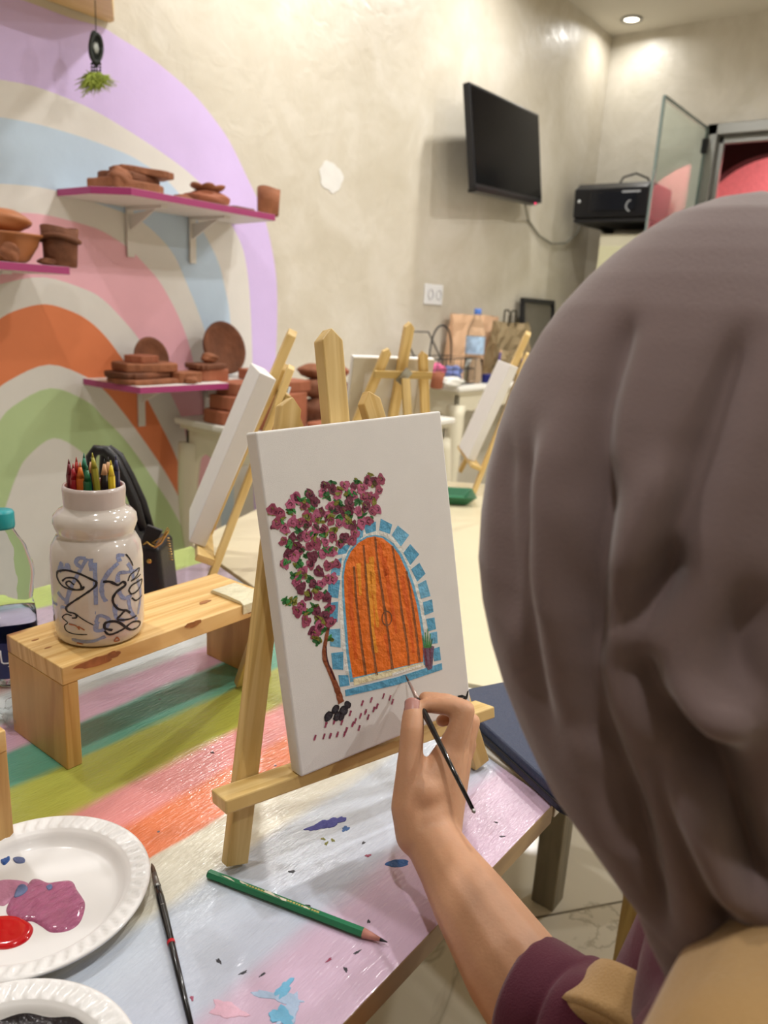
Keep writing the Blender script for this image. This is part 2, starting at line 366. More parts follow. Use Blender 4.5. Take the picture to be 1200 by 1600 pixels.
M['beige_top'] = mat('beige_table_paint', '#d8cdae', .3, var=.05, vscale=4, bump=.1, bscale=12)

# ------------------------------------------------------------------ room shell
X0, Y0 = -2.2, -2.9
def slab(name, lo, hi, mt):
    c = [(a+b)/2 for a, b in zip(lo, hi)]; s = [b-a for a, b in zip(lo, hi)]
    return struct(MB().box(c, s).build(name, mt))
slab('floor', (X0-.1, Y0-.1, -.1), (BX+2.2, WY+.1, 0), M['marble'])
slab('ceiling', (X0-.1, Y0-.1, CZ), (BX+.15, WY+.1, CZ+.1), M['ceiling'])
wall_left = slab('wall_left', (X0-.1, WY, 0), (BX+2.2, WY+.1, CZ), M['plaster'])
slab('wall_right', (X0-.1, Y0-.1, 0), (BX+2.2, Y0, CZ), M['plaster'])
slab('wall_front', (X0-.1, Y0, 0), (X0, WY, CZ), M['plaster'])
DY1, DY0, DZ = 1.565, .35, H+1.15     # doorway in the back wall
wb = MB()
wb.box(((BX+BX+.15)/2, (WY+DY1)/2, CZ/2), (.15, WY-DY1, CZ)); wb.box((BX+.075, (DY0+Y0)/2, CZ/2), (.15, DY0-Y0, CZ)); wb.box((BX+.075, (DY0+DY1)/2, (DZ+CZ)/2), (.15, DY1-DY0, CZ-DZ))
struct(wb.build('wall_back', M['plaster_pale']))
# door frame and glass leaf
dr = struct(bpy.data.objects.new('door_1', None)); COL.objects.link(dr); WLOC['door_1'] = np.array([BX, DY1, 0]); dr.location = (BX, DY1, 0)
fb = MB(); fb.box((BX-.02, DY1-.03, DZ/2), (.08, .06, DZ)); fb.box((BX-.02, DY0+.03, DZ/2), (.08, .06, DZ)); fb.box((BX-.02, (DY0+DY1)/2, DZ-.03), (.08, DY1-DY0, .06))
fb.box((BX+.01, DY1-.075, DZ/2), (.03, .03, DZ)); fb.box((BX+.01, (DY0+DY1)/2, DZ-.08), (.03, DY1-DY0, .04))
fb.build('door_frame', M['grey_metal'], dr, bevel=.004)
leaf = MB(); leaf.box(((BX-.05+4.2)/2, DY1-.0, (DZ-.05)/2+.02), (BX-.05-4.2, .010, DZ-.07))
leaf.build('glass_pane', M['glass'], dr)
eb = MB()
for c, s in (((4.2, DY1, DZ/2), (.012, .014, DZ-.05)), (((BX+4.15)/2, DY1, DZ-.022), (BX-.05-4.2, .014, .010)), ((BX-.055, DY1, DZ/2), (.03, .02, DZ-.05))): eb.box(c, s)
eb.build('pane_edge', M['glass_edge'], dr)
hb = MB(); hb.box((BX-.06, DY1, DZ-.12), (.06, .035, .08)); hb.build('hinge', M['black_matte'], dr, bevel=.004)
# lobby beyond the door: dark red arch in front of a rose wall
cw = MB()
aT = onx(1206, 238, 5.75); aL = onx(1098, 305, 5.75); ax1 = aL[1]+.02; acx = aT[1]-.05; ar = ax1-acx; spring = aL[2]-.12; arz = aT[2]-spring
pts = [(acx-ar, 0), (-1.6, 0), (-1.6, CZ), (WY, CZ), (WY, 0), (acx+ar, 0)] + [(acx+ar*math.cos(t), spring+arz*math.sin(t)) for t in np.linspace(0, math.pi, 25)]
cw.prism(pts, (5.75, 0, 0), (0, 1, 0), (0, 0, 1), (1, 0, 0), 0, .12)
struct(cw.build('trim_1', M['dark_red']))
slab('wall_lobby', (6.9, -1.7, 0), (7.0, WY, CZ), M['red_wall'])
slab('ceiling_lobby', (BX+.15, -1.7, CZ-.02), (7.0, WY, CZ+.1), M['dark_red'])
slab('wall_lobby_side', (BX+.15, -1.75, 0), (7.0, -1.7, CZ), M['red_wall'])

# mural: nested arches painted on the wall
XC = 1.22
def curve(pts):
    out = []
    for p in pts:
        q = ony(p[0], p[1], WY); out.append((q[0], q[2]))
    return out
ARCH = [
 ('violet', [(110, 28), (158, 42), (185, 58), (220, 80), (258, 108), (300, 145), (330, 180), (358, 220), (385, 275), (410, 330), (425, 390), (432, 440), (433, 500), (431, 556)]),
 ('white', [(80, 148), (120, 160), (160, 180), (200, 204), (240, 230), (280, 258), (312, 286), (345, 325), (366, 360), (380, 392), (388, 440), (392, 500), (394, 556)]),
 ('blue', [(80, 199), (120, 212), (160, 226), (200, 242), (224, 256), (256, 278), (290, 316), (316, 360), (340, 408), (351, 450), (358, 488), (362, 544), (363, 575)]),
 ('white', [(80, 298), (120, 307), (152, 318), (212, 341), (248, 370), (272, 400), (290, 440), (308, 484), (320, 520), (328, 560), (333, 600)]),
 ('pink', [(80, 340), (120, 348), (160, 362), (200, 388), (228, 416), (251, 444), (276, 490), (292, 530), (301, 564), (313, 605), (322, 650)]),
 ('white', [(80, 437), (105, 442), (132, 452), (160, 468), (188, 496), (212, 524), (228, 550), (248, 585), (267, 618), (284, 655)]),
 ('orange', [(80, 480), (112, 487), (140, 503), (164, 526), (184, 552), (204, 582), (226, 618), (248, 660), (268, 700), (284, 740), (296, 776)]),
 ('white', [(80, 566), (108, 574), (136, 590), (164, 612), (188, 640), (212, 672), (232, 700), (256, 736), (276, 772), (290, 806)]),
 ('green', [(80, 599), (108, 608), (136, 628), (160, 652), (188, 680), (216, 716), (240, 752), (264, 788), (286, 830), (294, 852)]),
 ('white', [(80, 683), (104, 689), (124, 704), (142, 728), (160, 765), (180, 810), (205, 865), (220, 900)])]
mur = MB(); mcols = ['violet', 'white', 'blue', 'pink', 'orange', 'green']
for i, (c, pts) in enumerate(ARCH):
    cv_ = curve(pts)
    # smooth the traced edge a little
    cv_ = [(x, z) for x, z in cv_ if x > XC+.075]
    top = cv_[0][1]+min(.05, .45*(cv_[0][0]-XC)*max(.04, (cv_[0][1]-cv_[1][1])/(cv_[1][0]-cv_[0][0])))
    arr = [(XC, top)] + cv_
    # densify with Catmull-Rom
    P = [np.array(p) for p in [(2*XC-arr[1][0], arr[1][1])]+arr+[(arr[-1][0]*2-arr[-2][0], arr[-1][1]*2-arr[-2][1])]]
    sm = []
    for k in range(1, len(P)-2):
        for t in (0, .25, .5, .75):
            a, b_, c_, d_ = P[k-1:k+3]
            sm.append(.5*((2*b_)+(-a+c_)*t+(2*a-5*b_+4*c_-d_)*t*t+(-a+3*b_-3*c_+d_)*t**3))
    sm.append(P[-2])
    xe = sm[-1][0]; sl = (sm[-1]-sm[-2]); sl = sl/np.linalg.norm(sl)
    zl = .02; xb = xe+max(0, sl[0]/max(.2, -sl[1]))*(sm[-1][1]-zl)*.45
    right = [tuple(p) for p in sm]+[(xb, zl)]
    left = [(2*XC-x, z) for x, z in right[::-1] if x > XC+.001]
    mur.prism(right+left, (0, WY, 0), (1, 0, 0), (0, 0, 1), (0, -1, 0), 0, .0006*(i+1), mcols.index(c))
mur.build('painted_rainbow', [M['mural_'+c] for c in mcols], wall_left)
pb = MB()
cx = ony(517, 277, WY)
pp = [(math.cos(t)*(.070+.005*math.sin(3*t+1)+.004*math.sin(7*t)), math.sin(t)*(.056+.005*math.sin(4*t)+.003*math.sin(9*t+2))) for t in np.linspace(0, 2*math.pi, 40)[:-1]]
pb.prism(pp, cx, (1, 0, 0), (0, 0, 1), (0, -1, 0), 0, .002)
pb.build('filler_patch', M['patch'], wall_left)

# ------------------------------------------------------------------ ceiling downlights
LLAB = ['recessed ceiling downlight in the corner above the printer', 'recessed ceiling downlight above the console tables', 'recessed ceiling downlight above the middle of the rainbow', 'recessed ceiling downlight over the far left of the mural', 'recessed ceiling downlight mid-room near the doorway side', 'recessed ceiling downlight at the centre of the room', 'recessed ceiling downlight above the photographer', 'recessed ceiling downlight by the right wall near the doorway', 'recessed ceiling downlight by the middle of the right wall', 'recessed ceiling downlight in the rear corner of the room']
for i, (x, y) in enumerate(DOWNLIGHTS):
    t = thing('ceiling_downlight', (x, y, CZ), LLAB[i], 'ceiling light', 'recessed downlights')
    MB().lathe([(.062, 0), (.062, -.008), (.045, -.010), (.042, -.004), (.042, .0)], (x, y, CZ), 28).build('trim_ring', M['steel'], t)
    MB().lathe([(.0, -.0022), (.0405, -.002)], (x, y, CZ), 28).build('lens', M['bulb'], t)
    ld = bpy.data.lights.new('downlight', 'AREA'); ld.shape = 'DISK'; ld.size = .10; ld.energy = LAMP_W*POWER[i]; ld.color = (1, .985, .955); ld.spread = math.radians(165)
    lo = bpy.data.objects.new('downlight_lamp', ld); COL.objects.link(lo); lo.parent = t; lo.location = (0, 0, -.013)
ld = bpy.data.lights.new('lobby_lamp', 'AREA'); ld.size = .5; ld.energy = 95; ld.color = (1, .9, .85)
lo = bpy.data.objects.new('lobby_lamp', ld); COL.objects.link(lo); lo.location = (6.35, .6, CZ-.05)

# ------------------------------------------------------------------ tables
def rough_table(name, poly, z, th, top, edge, legs, lab, legw=.05, legm='grey_wood', inset=None):
    t = thing(name, (poly[0][0], poly[0][1], 0), lab, 'table')
    MB().prism(poly, (0, 0, z), (1, 0, 0), (0, 1, 0), (0, 0, 1), -th, 0, 0, 1).build('tabletop', [M[top], M[edge]], t, bevel=.0015)
    for x, y in legs:
        MB().box((x, y, (z-th)/2), (legw, legw, z-th), grain=(0, 0, 1)).build('leg', M[legm], t, bevel=.003)
    return t
# main table, painted in stripes
P1 = [(-.75, .262), (.662, .262), (.758, .60), (.930, 1.198), (-.75, 1.13)]
rough_table('painted_table', P1, TZ, .024, 'stripes', 'edge_wood', [(-.66, .72), (.62, .72), (.80, 1.09), (-.66, 1.06)], 'long wooden table painted in rainbow stripes holding the easel and paper plates')
P2 = [(.768, .60), (.828, .462), (1.00, .02), (2.02, .55), (2.10, .86), (1.886, 1.183), (1.62, 1.478), (1.04, 1.255), (.940, 1.205)]
rough_table('cream_table', P2, TZ, .024, 'beige_top', 'cream_paint', [(1.234, .477), (1.95, .72), (1.60, 1.38), (1.08, 1.15)], 'plain cream table beyond the striped table with a green tray on it', .048)
P3 = [(.668, .262), (.762, .585), (.822, .455), (.893, .262)]
MB().prism(P3, (0, 0, TZ-.0015), (1, 0, 0), (0, 1, 0), (0, 0, 1), -.020, 0).build('end_leaf', M['white_paint'], bpy.data.objects['cream_table'], bevel=.0015)

# paint marks on the striped table: one mesh of dried paint belongs to the top
def blob2(c, rx, ry, rot, wob=.25, n=26, seed=0):
    rng = random.Random(seed); ph = [rng.uniform(0, 6.3) for _ in range(4)]
    return [(c[0]+(rx*math.cos(t)*math.cos(rot)-ry*math.sin(t)*math.sin(rot))*(1+wob*(math.sin(3*t+ph[0])*.5+math.sin(5*t+ph[1])*.35+math.sin(8*t+ph[2])*.25)),
             c[1]+(rx*math.cos(t)*math.sin(rot)+ry*math.sin(t)*math.cos(rot))*(1+wob*(math.sin(3*t+ph[0])*.5+math.sin(5*t+ph[1])*.35+math.sin(8*t+ph[2])*.25))) for t in np.linspace(0, 2*math.pi, n+1)[:-1]]
def smear(px, py, rx, ry, rot, mi, wob=.3, lay=0):
    q = onz(px, py, TZ); n = 26; pl = blob2(q, rx, ry, rot, min(wob, .42), n, seed=int(px*7+py)); z = TZ+.0003+.00015*lay
    mb = MB(); mb.add([(q[0], q[1], z+.0001)]+[(x, y, z) for x, y in pl]+[(q[0]+(x-q[0])*1.04, q[1]+(y-q[1])*1.04, TZ) for x, y in pl],
        [[0, 1+k, 1+(k+1) % n] for k in range(n)]+[[1+k, 1+n+k, 1+n+(k+1) % n, 1+(k+1) % n] for k in range(n)])
    mb.build('dried_paint_spot', M[['p_ultra', 'p_blue', 'p_sky2', 'p_rose', 'p_coal', 'p_moss', 'p_pinkwash', 'p_bluewash', 'p_sky2'][mi]], bpy.data.objects['painted_table'])
smear(500, 1290, .013, .005, -.3, 0, .5); smear(524, 1284, .011, .005, -.2, 0, .6, 1); smear(540, 1295, .004, .003, 0, 1, .5)
smear(621, 1349, .0105, .0048, -.7, 1, .12); smear(436, 1558, .004, .018, .5, 7, .6); smear(452, 1580, .012, .006, .3, 7, .6, 1); smear(444, 1545, .009, .004, .2, 8, .6, 1); smear(440, 1588, .006, .009, .2, 8, .6, 2)
smear(355, 1578, .006, .012, .4, 6, .4)
for px, py, mi in ((568, 1317, 4), (575, 1337, 3), (558, 1488, 4), (514, 1500, 3), (576, 1440, 4), (480, 1416, 4), (510, 1318, 5), (520, 1313, 5), (505, 1311, 5), (342, 1502, 4), (380, 1520, 4), (410, 1523, 4), (775, 1285, 4), (785, 1307, 4), (332, 1176, 4), (540, 1515, 4), (456, 1362, 4), (300, 1560, 3)):
    smear(px, py, random.uniform(.0016, .0032), random.uniform(.0008, .0016), random.uniform(-1.5, 1.5), mi, .4)

# ------------------------------------------------------------------ table easels and canvases
class Fr:
    """easel frame: a along the tray, b up the tilted front, c towards the painter"""
    def __init__(s, L, u, tilt=12, sc=1.):
        s.L = np.array(L, float); s.u = nz([u[0], u[1], 0]); s.nb = np.array([-s.u[1], s.u[0], 0]); t = math.radians(tilt)
        s.up = s.nb*math.sin(t)+np.array([0, 0, math.cos(t)]); s.out = -(s.nb*math.cos(t)-np.array([0, 0, math.sin(t)])); s.sc = sc
    def p(s, a, b, c=0): return s.L+(s.u*a+s.up*b+s.out*c)*s.sc
def make_easel(F, label, rear=None, post=(.136, .080, .128, .474)):
    leg_lift = .012*abs(F.out[2])/F.up[2]+.0030
    t = thing('table_easel', F.L, label, 'easel', 'small table easels')
    th = .012*F.sc; w = .021*F.sc
    for (a0, b0, a1, b1) in ((0.0, .0, .092, .414), (.294, .0, .176, .418)):
        MB().bar(F.p(a0, b0+leg_lift, -.006), F.p(a1, b1, -.006), w, th, F.u, 0, .010*F.sc).build('front_leg', M['pine'], t, bevel=.0012)
    MB().bar(F.p(post[0], post[1], .0085), F.p(post[2], post[3], .0085), .022*F.sc, .016*F.sc, F.u, 0, .011*F.sc).build('centre_post', M['pine'], t, bevel=.0012)
    MB().prism([(-.018, .0), (.288, .0), (.288, .030), (-.018, .030)], F.p(0, .0695, .0005), F.u*F.sc, F.out*F.sc, F.up*F.sc, 0, .0125, grain=F.u).build('tray_bar', M['pine'], t, bevel=.0015)
    MB().bar(F.p(.066, .362, -.018), F.p(.206, .362, -.018), .016*F.sc, .010*F.sc, F.up).build('cross_bar', M['pine_dark'], t, bevel=.001)
    h = F.p(.136, .358, -.034)
    if rear is None:
        q = F.p(.150, .358, -.034); rear = q+F.nb*.135*F.sc; rear[2] = F.L[2]
    rear = np.array(rear, float); d = nz(rear-h)
    MB().bar(h, rear+np.array([0, 0, .0065]), .019*F.sc, .010*F.sc, F.u).build('rear_leg', M['pine_dark'], t, bevel=.001)
    hb = MB(); hb.bar(F.p(.125, .375, -.0245), F.p(.147, .345, -.0245), .02*F.sc, .004*F.sc, F.u); hb.build('hinge_plate', M['steel'], t)
    return t
def make_canvas(F, a0, b0, w, h, c0, c1, rot, label, group=None, back=False):
    """stretched canvas; (a0,b0) = lower left of the front face, rotated rot in the easel plane"""
    A = F.u*math.cos(rot)+F.up*math.sin(rot); B = -F.u*math.sin(rot)+F.up*math.cos(rot)
    o = F.p(a0, b0, 0)
    t = thing('stretched_canvas', o, label, 'canvas', group)
    MB().prism([(0, 0), (w*F.sc, 0), (w*F.sc, h*F.sc), (0, h*F.sc)], o, A, B, F.out, (c0+.0035)*F.sc if back else c0*F.sc, c1*F.sc).build('canvas_face', M['canvas'], t, bevel=.002, seg=3)
    s = .030*F.sc; W, Hh = w*F.sc, h*F.sc
    fb = MB()
    for poly in ([(0, 0), (W, 0), (W, s), (0, s)], [(0, Hh-s), (W, Hh-s), (W, Hh), (0, Hh)], [(0, s), (s, s), (s, Hh-s), (0, Hh-s)], [(W-s, s), (W, s), (W, Hh-s), (W-s, Hh-s)]):
        fb.prism([(x*.985+W*.0075, y*.99+Hh*.005) for x, y in poly], o, A, B, F.out, c0*F.sc, (c0+.004)*F.sc)
    fb.build('stretcher_frame', M['canvas_back'], t)
    return t, o, A, B
L1 = onz(372, 1362, TZ); R1 = onz(757, 1203, TZ)
F1 = Fr(L1, R1-L1)
make_easel(F1, 'wooden table easel in the foreground holding the door painting', onz(378, 1074, TZ))
CA0, CB0, CW, CH, CROT, CC = .0497, .0755, .2003, .3015, math.radians(3.0), .036
cv1, CO, CAx, CBx = make_canvas(F1, CA0+.001, CB0+.0065, CW, CH, .0175, CC, math.radians(3.2), 'white canvas painted with an orange arched door and climbing roses', 'stretched canvases')

# --- the painting itself, in strokes on the canvas plane
CP = CO+F1.out*CC
def cxy(px, py):
    q = onpl(px, py, CP, F1.out)-CP
    return float(q @ CAx), float(q @ CBx)
pt = MB(); PM = ['p_orange', 'p_deep', 'p_amber', 'p_brown', 'p_plank', 'p_sky', 'p_sky2', 'p_cream', 'p_white', 'p_rose', 'p_pinkr', 'p_plum', 'p_wine', 'p_leaf', 'p_leaf2', 'p_moss', 'p_trunk', 'p_coal', 'p_coal2', 'p_pot', 'p_black']
pi_ = {k[2:]: i for i, k in enumerate(PM)}
def cpoly(pts, col, lay): pt.prism(pts, CP, CAx, CBx, F1.out, -.0004, .00006*(lay+1), pi_[col])
def cpx(pts, col, lay): cpoly([cxy(*p) for p in pts], col, lay)
def stroke(mbx, poly, wds, to3, col, lay, n=5):
    pass
def cline(pts, w0, w1, col, lay, wob=.15):
    """ribbon through pixel points; widths in metres"""
    P = [np.array(cxy(*p)) for p in pts]; Q = []
    P2_ = [2*P[0]-P[1]]+P+[2*P[-1]-P[-2]]
    for k in range(1, len(P2_)-2):
        for t in np.linspace(0, 1, 6)[:-1]:
            a, b_, c_, d_ = P2_[k-1:k+3]; Q.append(.5*((2*b_)+(-a+c_)*t+(2*a-5*b_+4*c_-d_)*t*t+(-a+3*b_-3*c_+d_)*t**3))
    Q.append(P[-1]); n = len(Q); lft = []; rgt = []
    for i in range(n):
        tg = Q[min(i+1, n-1)]-Q[max(i-1, 0)]; tg = tg/(np.linalg.norm(tg)+1e-9); nn_ = np.array([-tg[1], tg[0]])
        w = (w0+(w1-w0)*i/(n-1))*(1+wob*random.uniform(-1, 1))/2
        lft.append(tuple(Q[i]+nn_*w)); rgt.append(tuple(Q[i]-nn_*w))
    v = [CP+CAx*x+CBx*y+F1.out*.00006*(lay+1) for x, y in lft+rgt]
    pt.add(v, [[n+i, n+i+1, i+1, i] for i in range(n-1)], pi_[col])
def dab(px, py, rx, ry, rot, col, lay, wob=.2):
    c = cxy(px, py); cpoly(blob2(c, rx, ry, rot, wob, 14, int(px*31+py*17)), col, lay)
# door frame: blue surround, white arch, orange door
door = [(551, 1059), (545, 1020), (541, 970), (538, 930), (537, 900), (540, 880), (548, 862), (560, 848), (574, 840), (585, 838), (598, 841), (612, 852), (624, 868), (634, 890), (643, 915), (651, 945), (657, 980), (661, 1010), (661, 1034)]
wht = [(544, 1074), (536, 1030), (532, 980), (529, 930), (529, 895), (533, 870), (543, 851), (557, 838), (573, 831), (587, 829), (603, 832), (619, 843), (632, 860), (643, 883), (652, 908), (660, 940), (666, 975), (669, 1010), (671, 1038)]
cpx(wht[::-1], 'white', 1)
rim = [(547, 1066), (541, 1020), (537, 970), (534.5, 930), (534, 900), (537, 878), (545, 860), (558, 846), (573, 837.5), (586, 835.5), (600, 838.5), (615, 849), (628, 866), (638, 888), (647, 913), (655, 943), (661, 979), (665, 1012), (667, 1038)]
cpx(rim[::-1], 'sky2', 2); cpx(door[::-1], 'orange', 3)
stones = [[(567, 822), (557, 828), (553, 850), (566, 838)], [(586, 816), (570, 820), (573, 833), (586, 829)], [(611, 820), (596, 812), (594, 828), (608, 833)], [(637, 836), (622, 823), (614, 836), (626, 852)], [(653, 866), (641, 852), (632, 864), (641, 881)],
          [(663, 896), (655, 881), (644, 890), (652, 907)], [(671, 930), (665, 908), (654, 914), (658, 934)], [(676, 955), (674, 938), (662, 942), (664, 960)], [(680, 982), (678, 966), (667, 968), (670, 985)], [(683, 1004), (682, 988), (672, 990), (675, 1005)], [(688, 1030), (686, 1012), (676, 1015), (679, 1032)],
          [(547, 850), (531, 856), (528, 866), (540, 864)], [(533, 873), (522, 878), (518, 895), (530, 898)], [(530, 908), (515, 907), (513, 930), (527, 933)], [(527, 942), (513, 944), (512, 966), (526, 970)], [(530, 984), (515, 985), (517, 1008), (531, 1010)], [(535, 1020), (519, 1022), (521, 1044), (535, 1045)], [(543, 1056), (530, 1056), (532, 1072), (545, 1070)]]
for i, s_ in enumerate(stones):
    sc0_ = (sum(p[0] for p in s_)/4, sum(p[1] for p in s_)/4); s_ = [(sc0_[0]+(p[0]-sc0_[0])*1.18, sc0_[1]+(p[1]-sc0_[1])*1.14) for p in s_]
    cpx(s_, 'sky' if i % 3 else 'sky2', 2)
cpx([(540, 1088), (539, 1078), (620, 1058), (690, 1036), (691, 1046), (620, 1070)], 'sky', 4)
cpx([(553, 1071), (552, 1061), (610, 1047), (661, 1035), (662, 1041), (610, 1056)], 'cream', 5)
cpx([(612, 1052), (660, 1037), (661, 1040), (613, 1056)], 'white', 6)
for pts in ([(567, 852), (570, 890), (574, 940), (580, 1000), (588, 1055)], [(585, 839), (589, 880), (597, 930), (604, 980), (613, 1046)], [(612, 853), (618, 890), (626, 950), (635, 1005), (638, 1040)], [(552, 885), (556, 940), (563, 1000), (571, 1055)], [(634, 892), (644, 950), (651, 1000), (655, 1034)]):
    cline(pts, .0011, .0021, 'plank', 5, .35)
    cline([(p[0]+1.6, p[1]) for p in pts], .0009, .0008, 'brown', 6, .4)
for pts, c in (([(580, 870), (584, 920), (590, 980)], 'amber'), ([(575, 880), (578, 930), (583, 990), (588, 1020)], 'amber'), ([(600, 870), (609, 930), (619, 990)], 'deep'), ([(560, 880), (563, 930)], 'amber'), ([(628, 900), (640, 970), (646, 1020)], 'deep'), ([(546, 900), (549, 960), (556, 1030)], 'deep'), ([(603, 990), (610, 1030)], 'deep'), ([(592, 850), (603, 900)], 'deep')):
    cline(pts, .0055, .0035, c, 4, .3)
ring = [(604+7.5*math.cos(t), 966+11*math.sin(t)) for t in np.linspace(-1.4, 4.95, 15)]
cline(ring, .0011, .0011, 'brown', 8, .1); cline([(600, 956), (601, 949), (603, 955)], .001, .001, 'brown', 8)
# pot with shoots
cpx([(660, 1012), (664, 1040), (669, 1047), (675, 1044), (678, 1010), (669, 1007)], 'pot', 7)
cline([(663, 1013), (667, 1042)], .002, .001, 'plum', 8); cline([(671, 1013), (672, 1040)], .0012, .001, 'mauve' if 'mauve' in pi_ else 'plum', 8)
for dx, hh in ((-7, 20), (-3, 24), (1, 30), (5, 22), (8, 14)):
    cline([(667+dx*.6, 1012), (667+dx, 1012-hh)], .0022, .0009, 'leaf2' if dx % 2 else 'leaf', 9)
# rose tree
cline([(514, 975), (508, 1005), (507, 1028), (517, 1052), (527, 1078), (533, 1098)], .0032, .0062, 'trunk', 4, .12)
cline([(509, 1010), (512, 1034), (523, 1062)], .001, .0014, 'wine', 5)
cline([(512, 978), (500, 965), (486, 950)], .003, .002, 'trunk', 4)
cline([(516, 930), (513, 960), (512, 985)], .0025, .003, 'plum', 4)
clus = [(428, 796), (440, 800), (452, 788), (432, 816), (462, 776), (475, 790), (484, 772), (492, 785), (505, 770), (508, 760), (520, 764), (528, 775), (540, 760), (551, 758), (553, 775), (565, 765), (574, 750), (584, 752), (594, 750), (590, 765), (586, 780), (576, 778), (590, 795), (580, 800), (570, 792), (560, 800), (548, 795), (538, 800), (526, 795), (515, 790), (503, 800), (492, 806), (480, 805), (468, 815), (455, 815), (446, 826), (441, 846), (455, 840), (468, 838), (480, 835), (492, 826), (505, 826), (516, 815), (528, 818), (540, 815), (552, 822), (540, 838), (548, 845), (530, 850), (520, 838), (508, 845), (495, 850), (482, 855), (470, 862), (458, 868), (446, 880), (450, 865), (460, 855), (490, 870), (505, 866), (518, 862), (525, 880), (512, 885), (500, 892), (486, 884), (475, 895), (462, 908), (470, 918), (480, 930), (466, 955), (490, 912), (502, 912), (512, 905), (498, 930), (510, 935), (478, 972), (486, 985), (498, 978), (492, 992), (506, 960), (516, 950), (470, 948), (578, 812), (566, 816), (556, 834), (515, 972), (497, 955), (520, 905), (480, 820), (510, 805), (570, 775), (545, 785)]
lvs = [(455, 800), (438, 812), (470, 784), (486, 778), (512, 778), (530, 768), (545, 772), (560, 755), (577, 744), (520, 756), (500, 812), (515, 802), (545, 805), (560, 785), (465, 828), (490, 838), (455, 850), (512, 858), (500, 850), (480, 870), (465, 880), (450, 875), (470, 898), (460, 900), (485, 905), (495, 922), (456, 938), (448, 940), (490, 945), (505, 930), (480, 955), (500, 970), (496, 1000), (515, 1000), (505, 985), (505, 835), (520, 828), (530, 806), (535, 790), (487, 795), (478, 782), (528, 785), (550, 770), (565, 808)]
for i, (x, y) in enumerate(lvs):
    for _ in range(3): dab(x+random.uniform(-4, 4), y+random.uniform(-4, 4), random.uniform(.0026, .0045), random.uniform(.0013, .0022), random.uniform(-1, 1), random.choice(['leaf', 'leaf2', 'leaf', 'moss']), 3+i % 3, .3)
for i, (x, y) in enumerate(clus):
    x += random.uniform(-2, 2); y += random.uniform(-2, 2)
    big = random.uniform(.0043, .0060)
    dab(x, y, big, big*.8, random.uniform(0, 3), random.choice(['rose', 'plum', 'pinkr', 'rose', 'pinkr']), 6+i % 4, .3)
    dab(x+random.uniform(-5, 5), y+random.uniform(-4, 5), big*.7, big*.45, random.uniform(0, 3), random.choice(['plum', 'rose', 'leaf', 'moss']), 5+i % 3, .3)
    a0 = random.uniform(0, 6)
    cline([(x+(4.2-.9*k)*math.cos(a0+k*1.3), y+(4.6-.9*k)*math.sin(a0+k*1.3)) for k in range(4)], .0007, .0006, random.choice(['wine', 'wine', 'plum', 'coal2']), 11)
    if i % 3 == 0: cline([(x-3, y-5), (x+1, y-1)], .0008, .0006, 'moss', 12)
for i, (x, y) in enumerate(lvs):
    if i % 5 < 3:
        for _ in range(2): dab(x+random.uniform(-5, 5), y+random.uniform(-5, 5), random.uniform(.0022, .0038), random.uniform(.0010, .0018), random.uniform(-1.2, 1.2), random.choice(['leaf', 'leaf2', 'moss']), 13, .35)
# stones and fallen petals
for x, y, a, b_ in ((513, 1119, .0045, .0035), (524, 1108, .004, .003), (527, 1119, .0042, .0034), (537, 1110, .004, .0042), (543, 1101, .0028, .0036), (533, 1120, .003, .003)):
    dab(x, y, a*1.12, b_*1.12, .6, 'coal2', 7, .08); dab(x, y, a*.88, b_*.88, .6, 'coal', 8, .08)
for x, y in ((492, 1152), (506, 1150), (516, 1149), (527, 1147), (509, 1132), (522, 1127), (534, 1128), (551, 1131), (555, 1126), (547, 1114), (561, 1137), (566, 1098), (580, 1093), (571, 1112), (584, 1108), (589, 1103), (599, 1087), (609, 1090), (613, 1096), (575, 1120), (541, 1140), (538, 1147), (563, 1118)):
    cline([(x+1.2, y-4), (x-1.4, y+4.5)], .0022, .0018, 'rose', 6, .3)
# signature flick near the right edge
cpx([(715, 1087), (722, 1085.5), (728, 1088), (730, 1080), (732, 1079), (730, 1091), (725, 1096), (722, 1093), (725, 1090), (716, 1089.5)][::-1], 'black', 6)
pt.build('painted_picture', [M[k] for k in PM], cv1)

# second easel: seen from its side on the far corner of the striped table
hd = math.radians(52); dd = np.array([math.cos(hd), math.sin(hd), 0])
F2 = Fr(onz(307, 946, TZ)+dd*.294, -dd, 22)
make_easel(F2, 'wooden table easel seen from its side at the far corner of the striped table')
make_canvas(F2, .045, .083, .20, .305, .0175, .046, 0, 'blank white canvas seen edge-on behind the striped table bench', 'stretched canvases')
o3 = math.radians(60)
F3 = Fr(onz(584, 800, TZ)-np.array([-math.sin(o3), math.cos(o3), 0])*.147, (-math.sin(o3), math.cos(o3)), 14)
make_easel(F3, 'wooden table easel turned away so its rear leg and cross bar show')
make_canvas(F3, .045, .083, .20, .305, .0175, .036, 0, 'white canvas seen from its raw back on the turned easel', 'stretched canvases', True)
hd = math.radians(40); dd = np.array([math.cos(hd), math.sin(hd), 0])
F4 = Fr(onz(735, 773, TZ)+dd*.294, -dd, 20)
make_easel(F4, 'wooden table easel half hidden by the mauve headscarf')
make_canvas(F4, .045, .083, .20, .285, .0175, .040, 0, 'canvas on the easel half hidden by the mauve headscarf', 'stretched canvases')

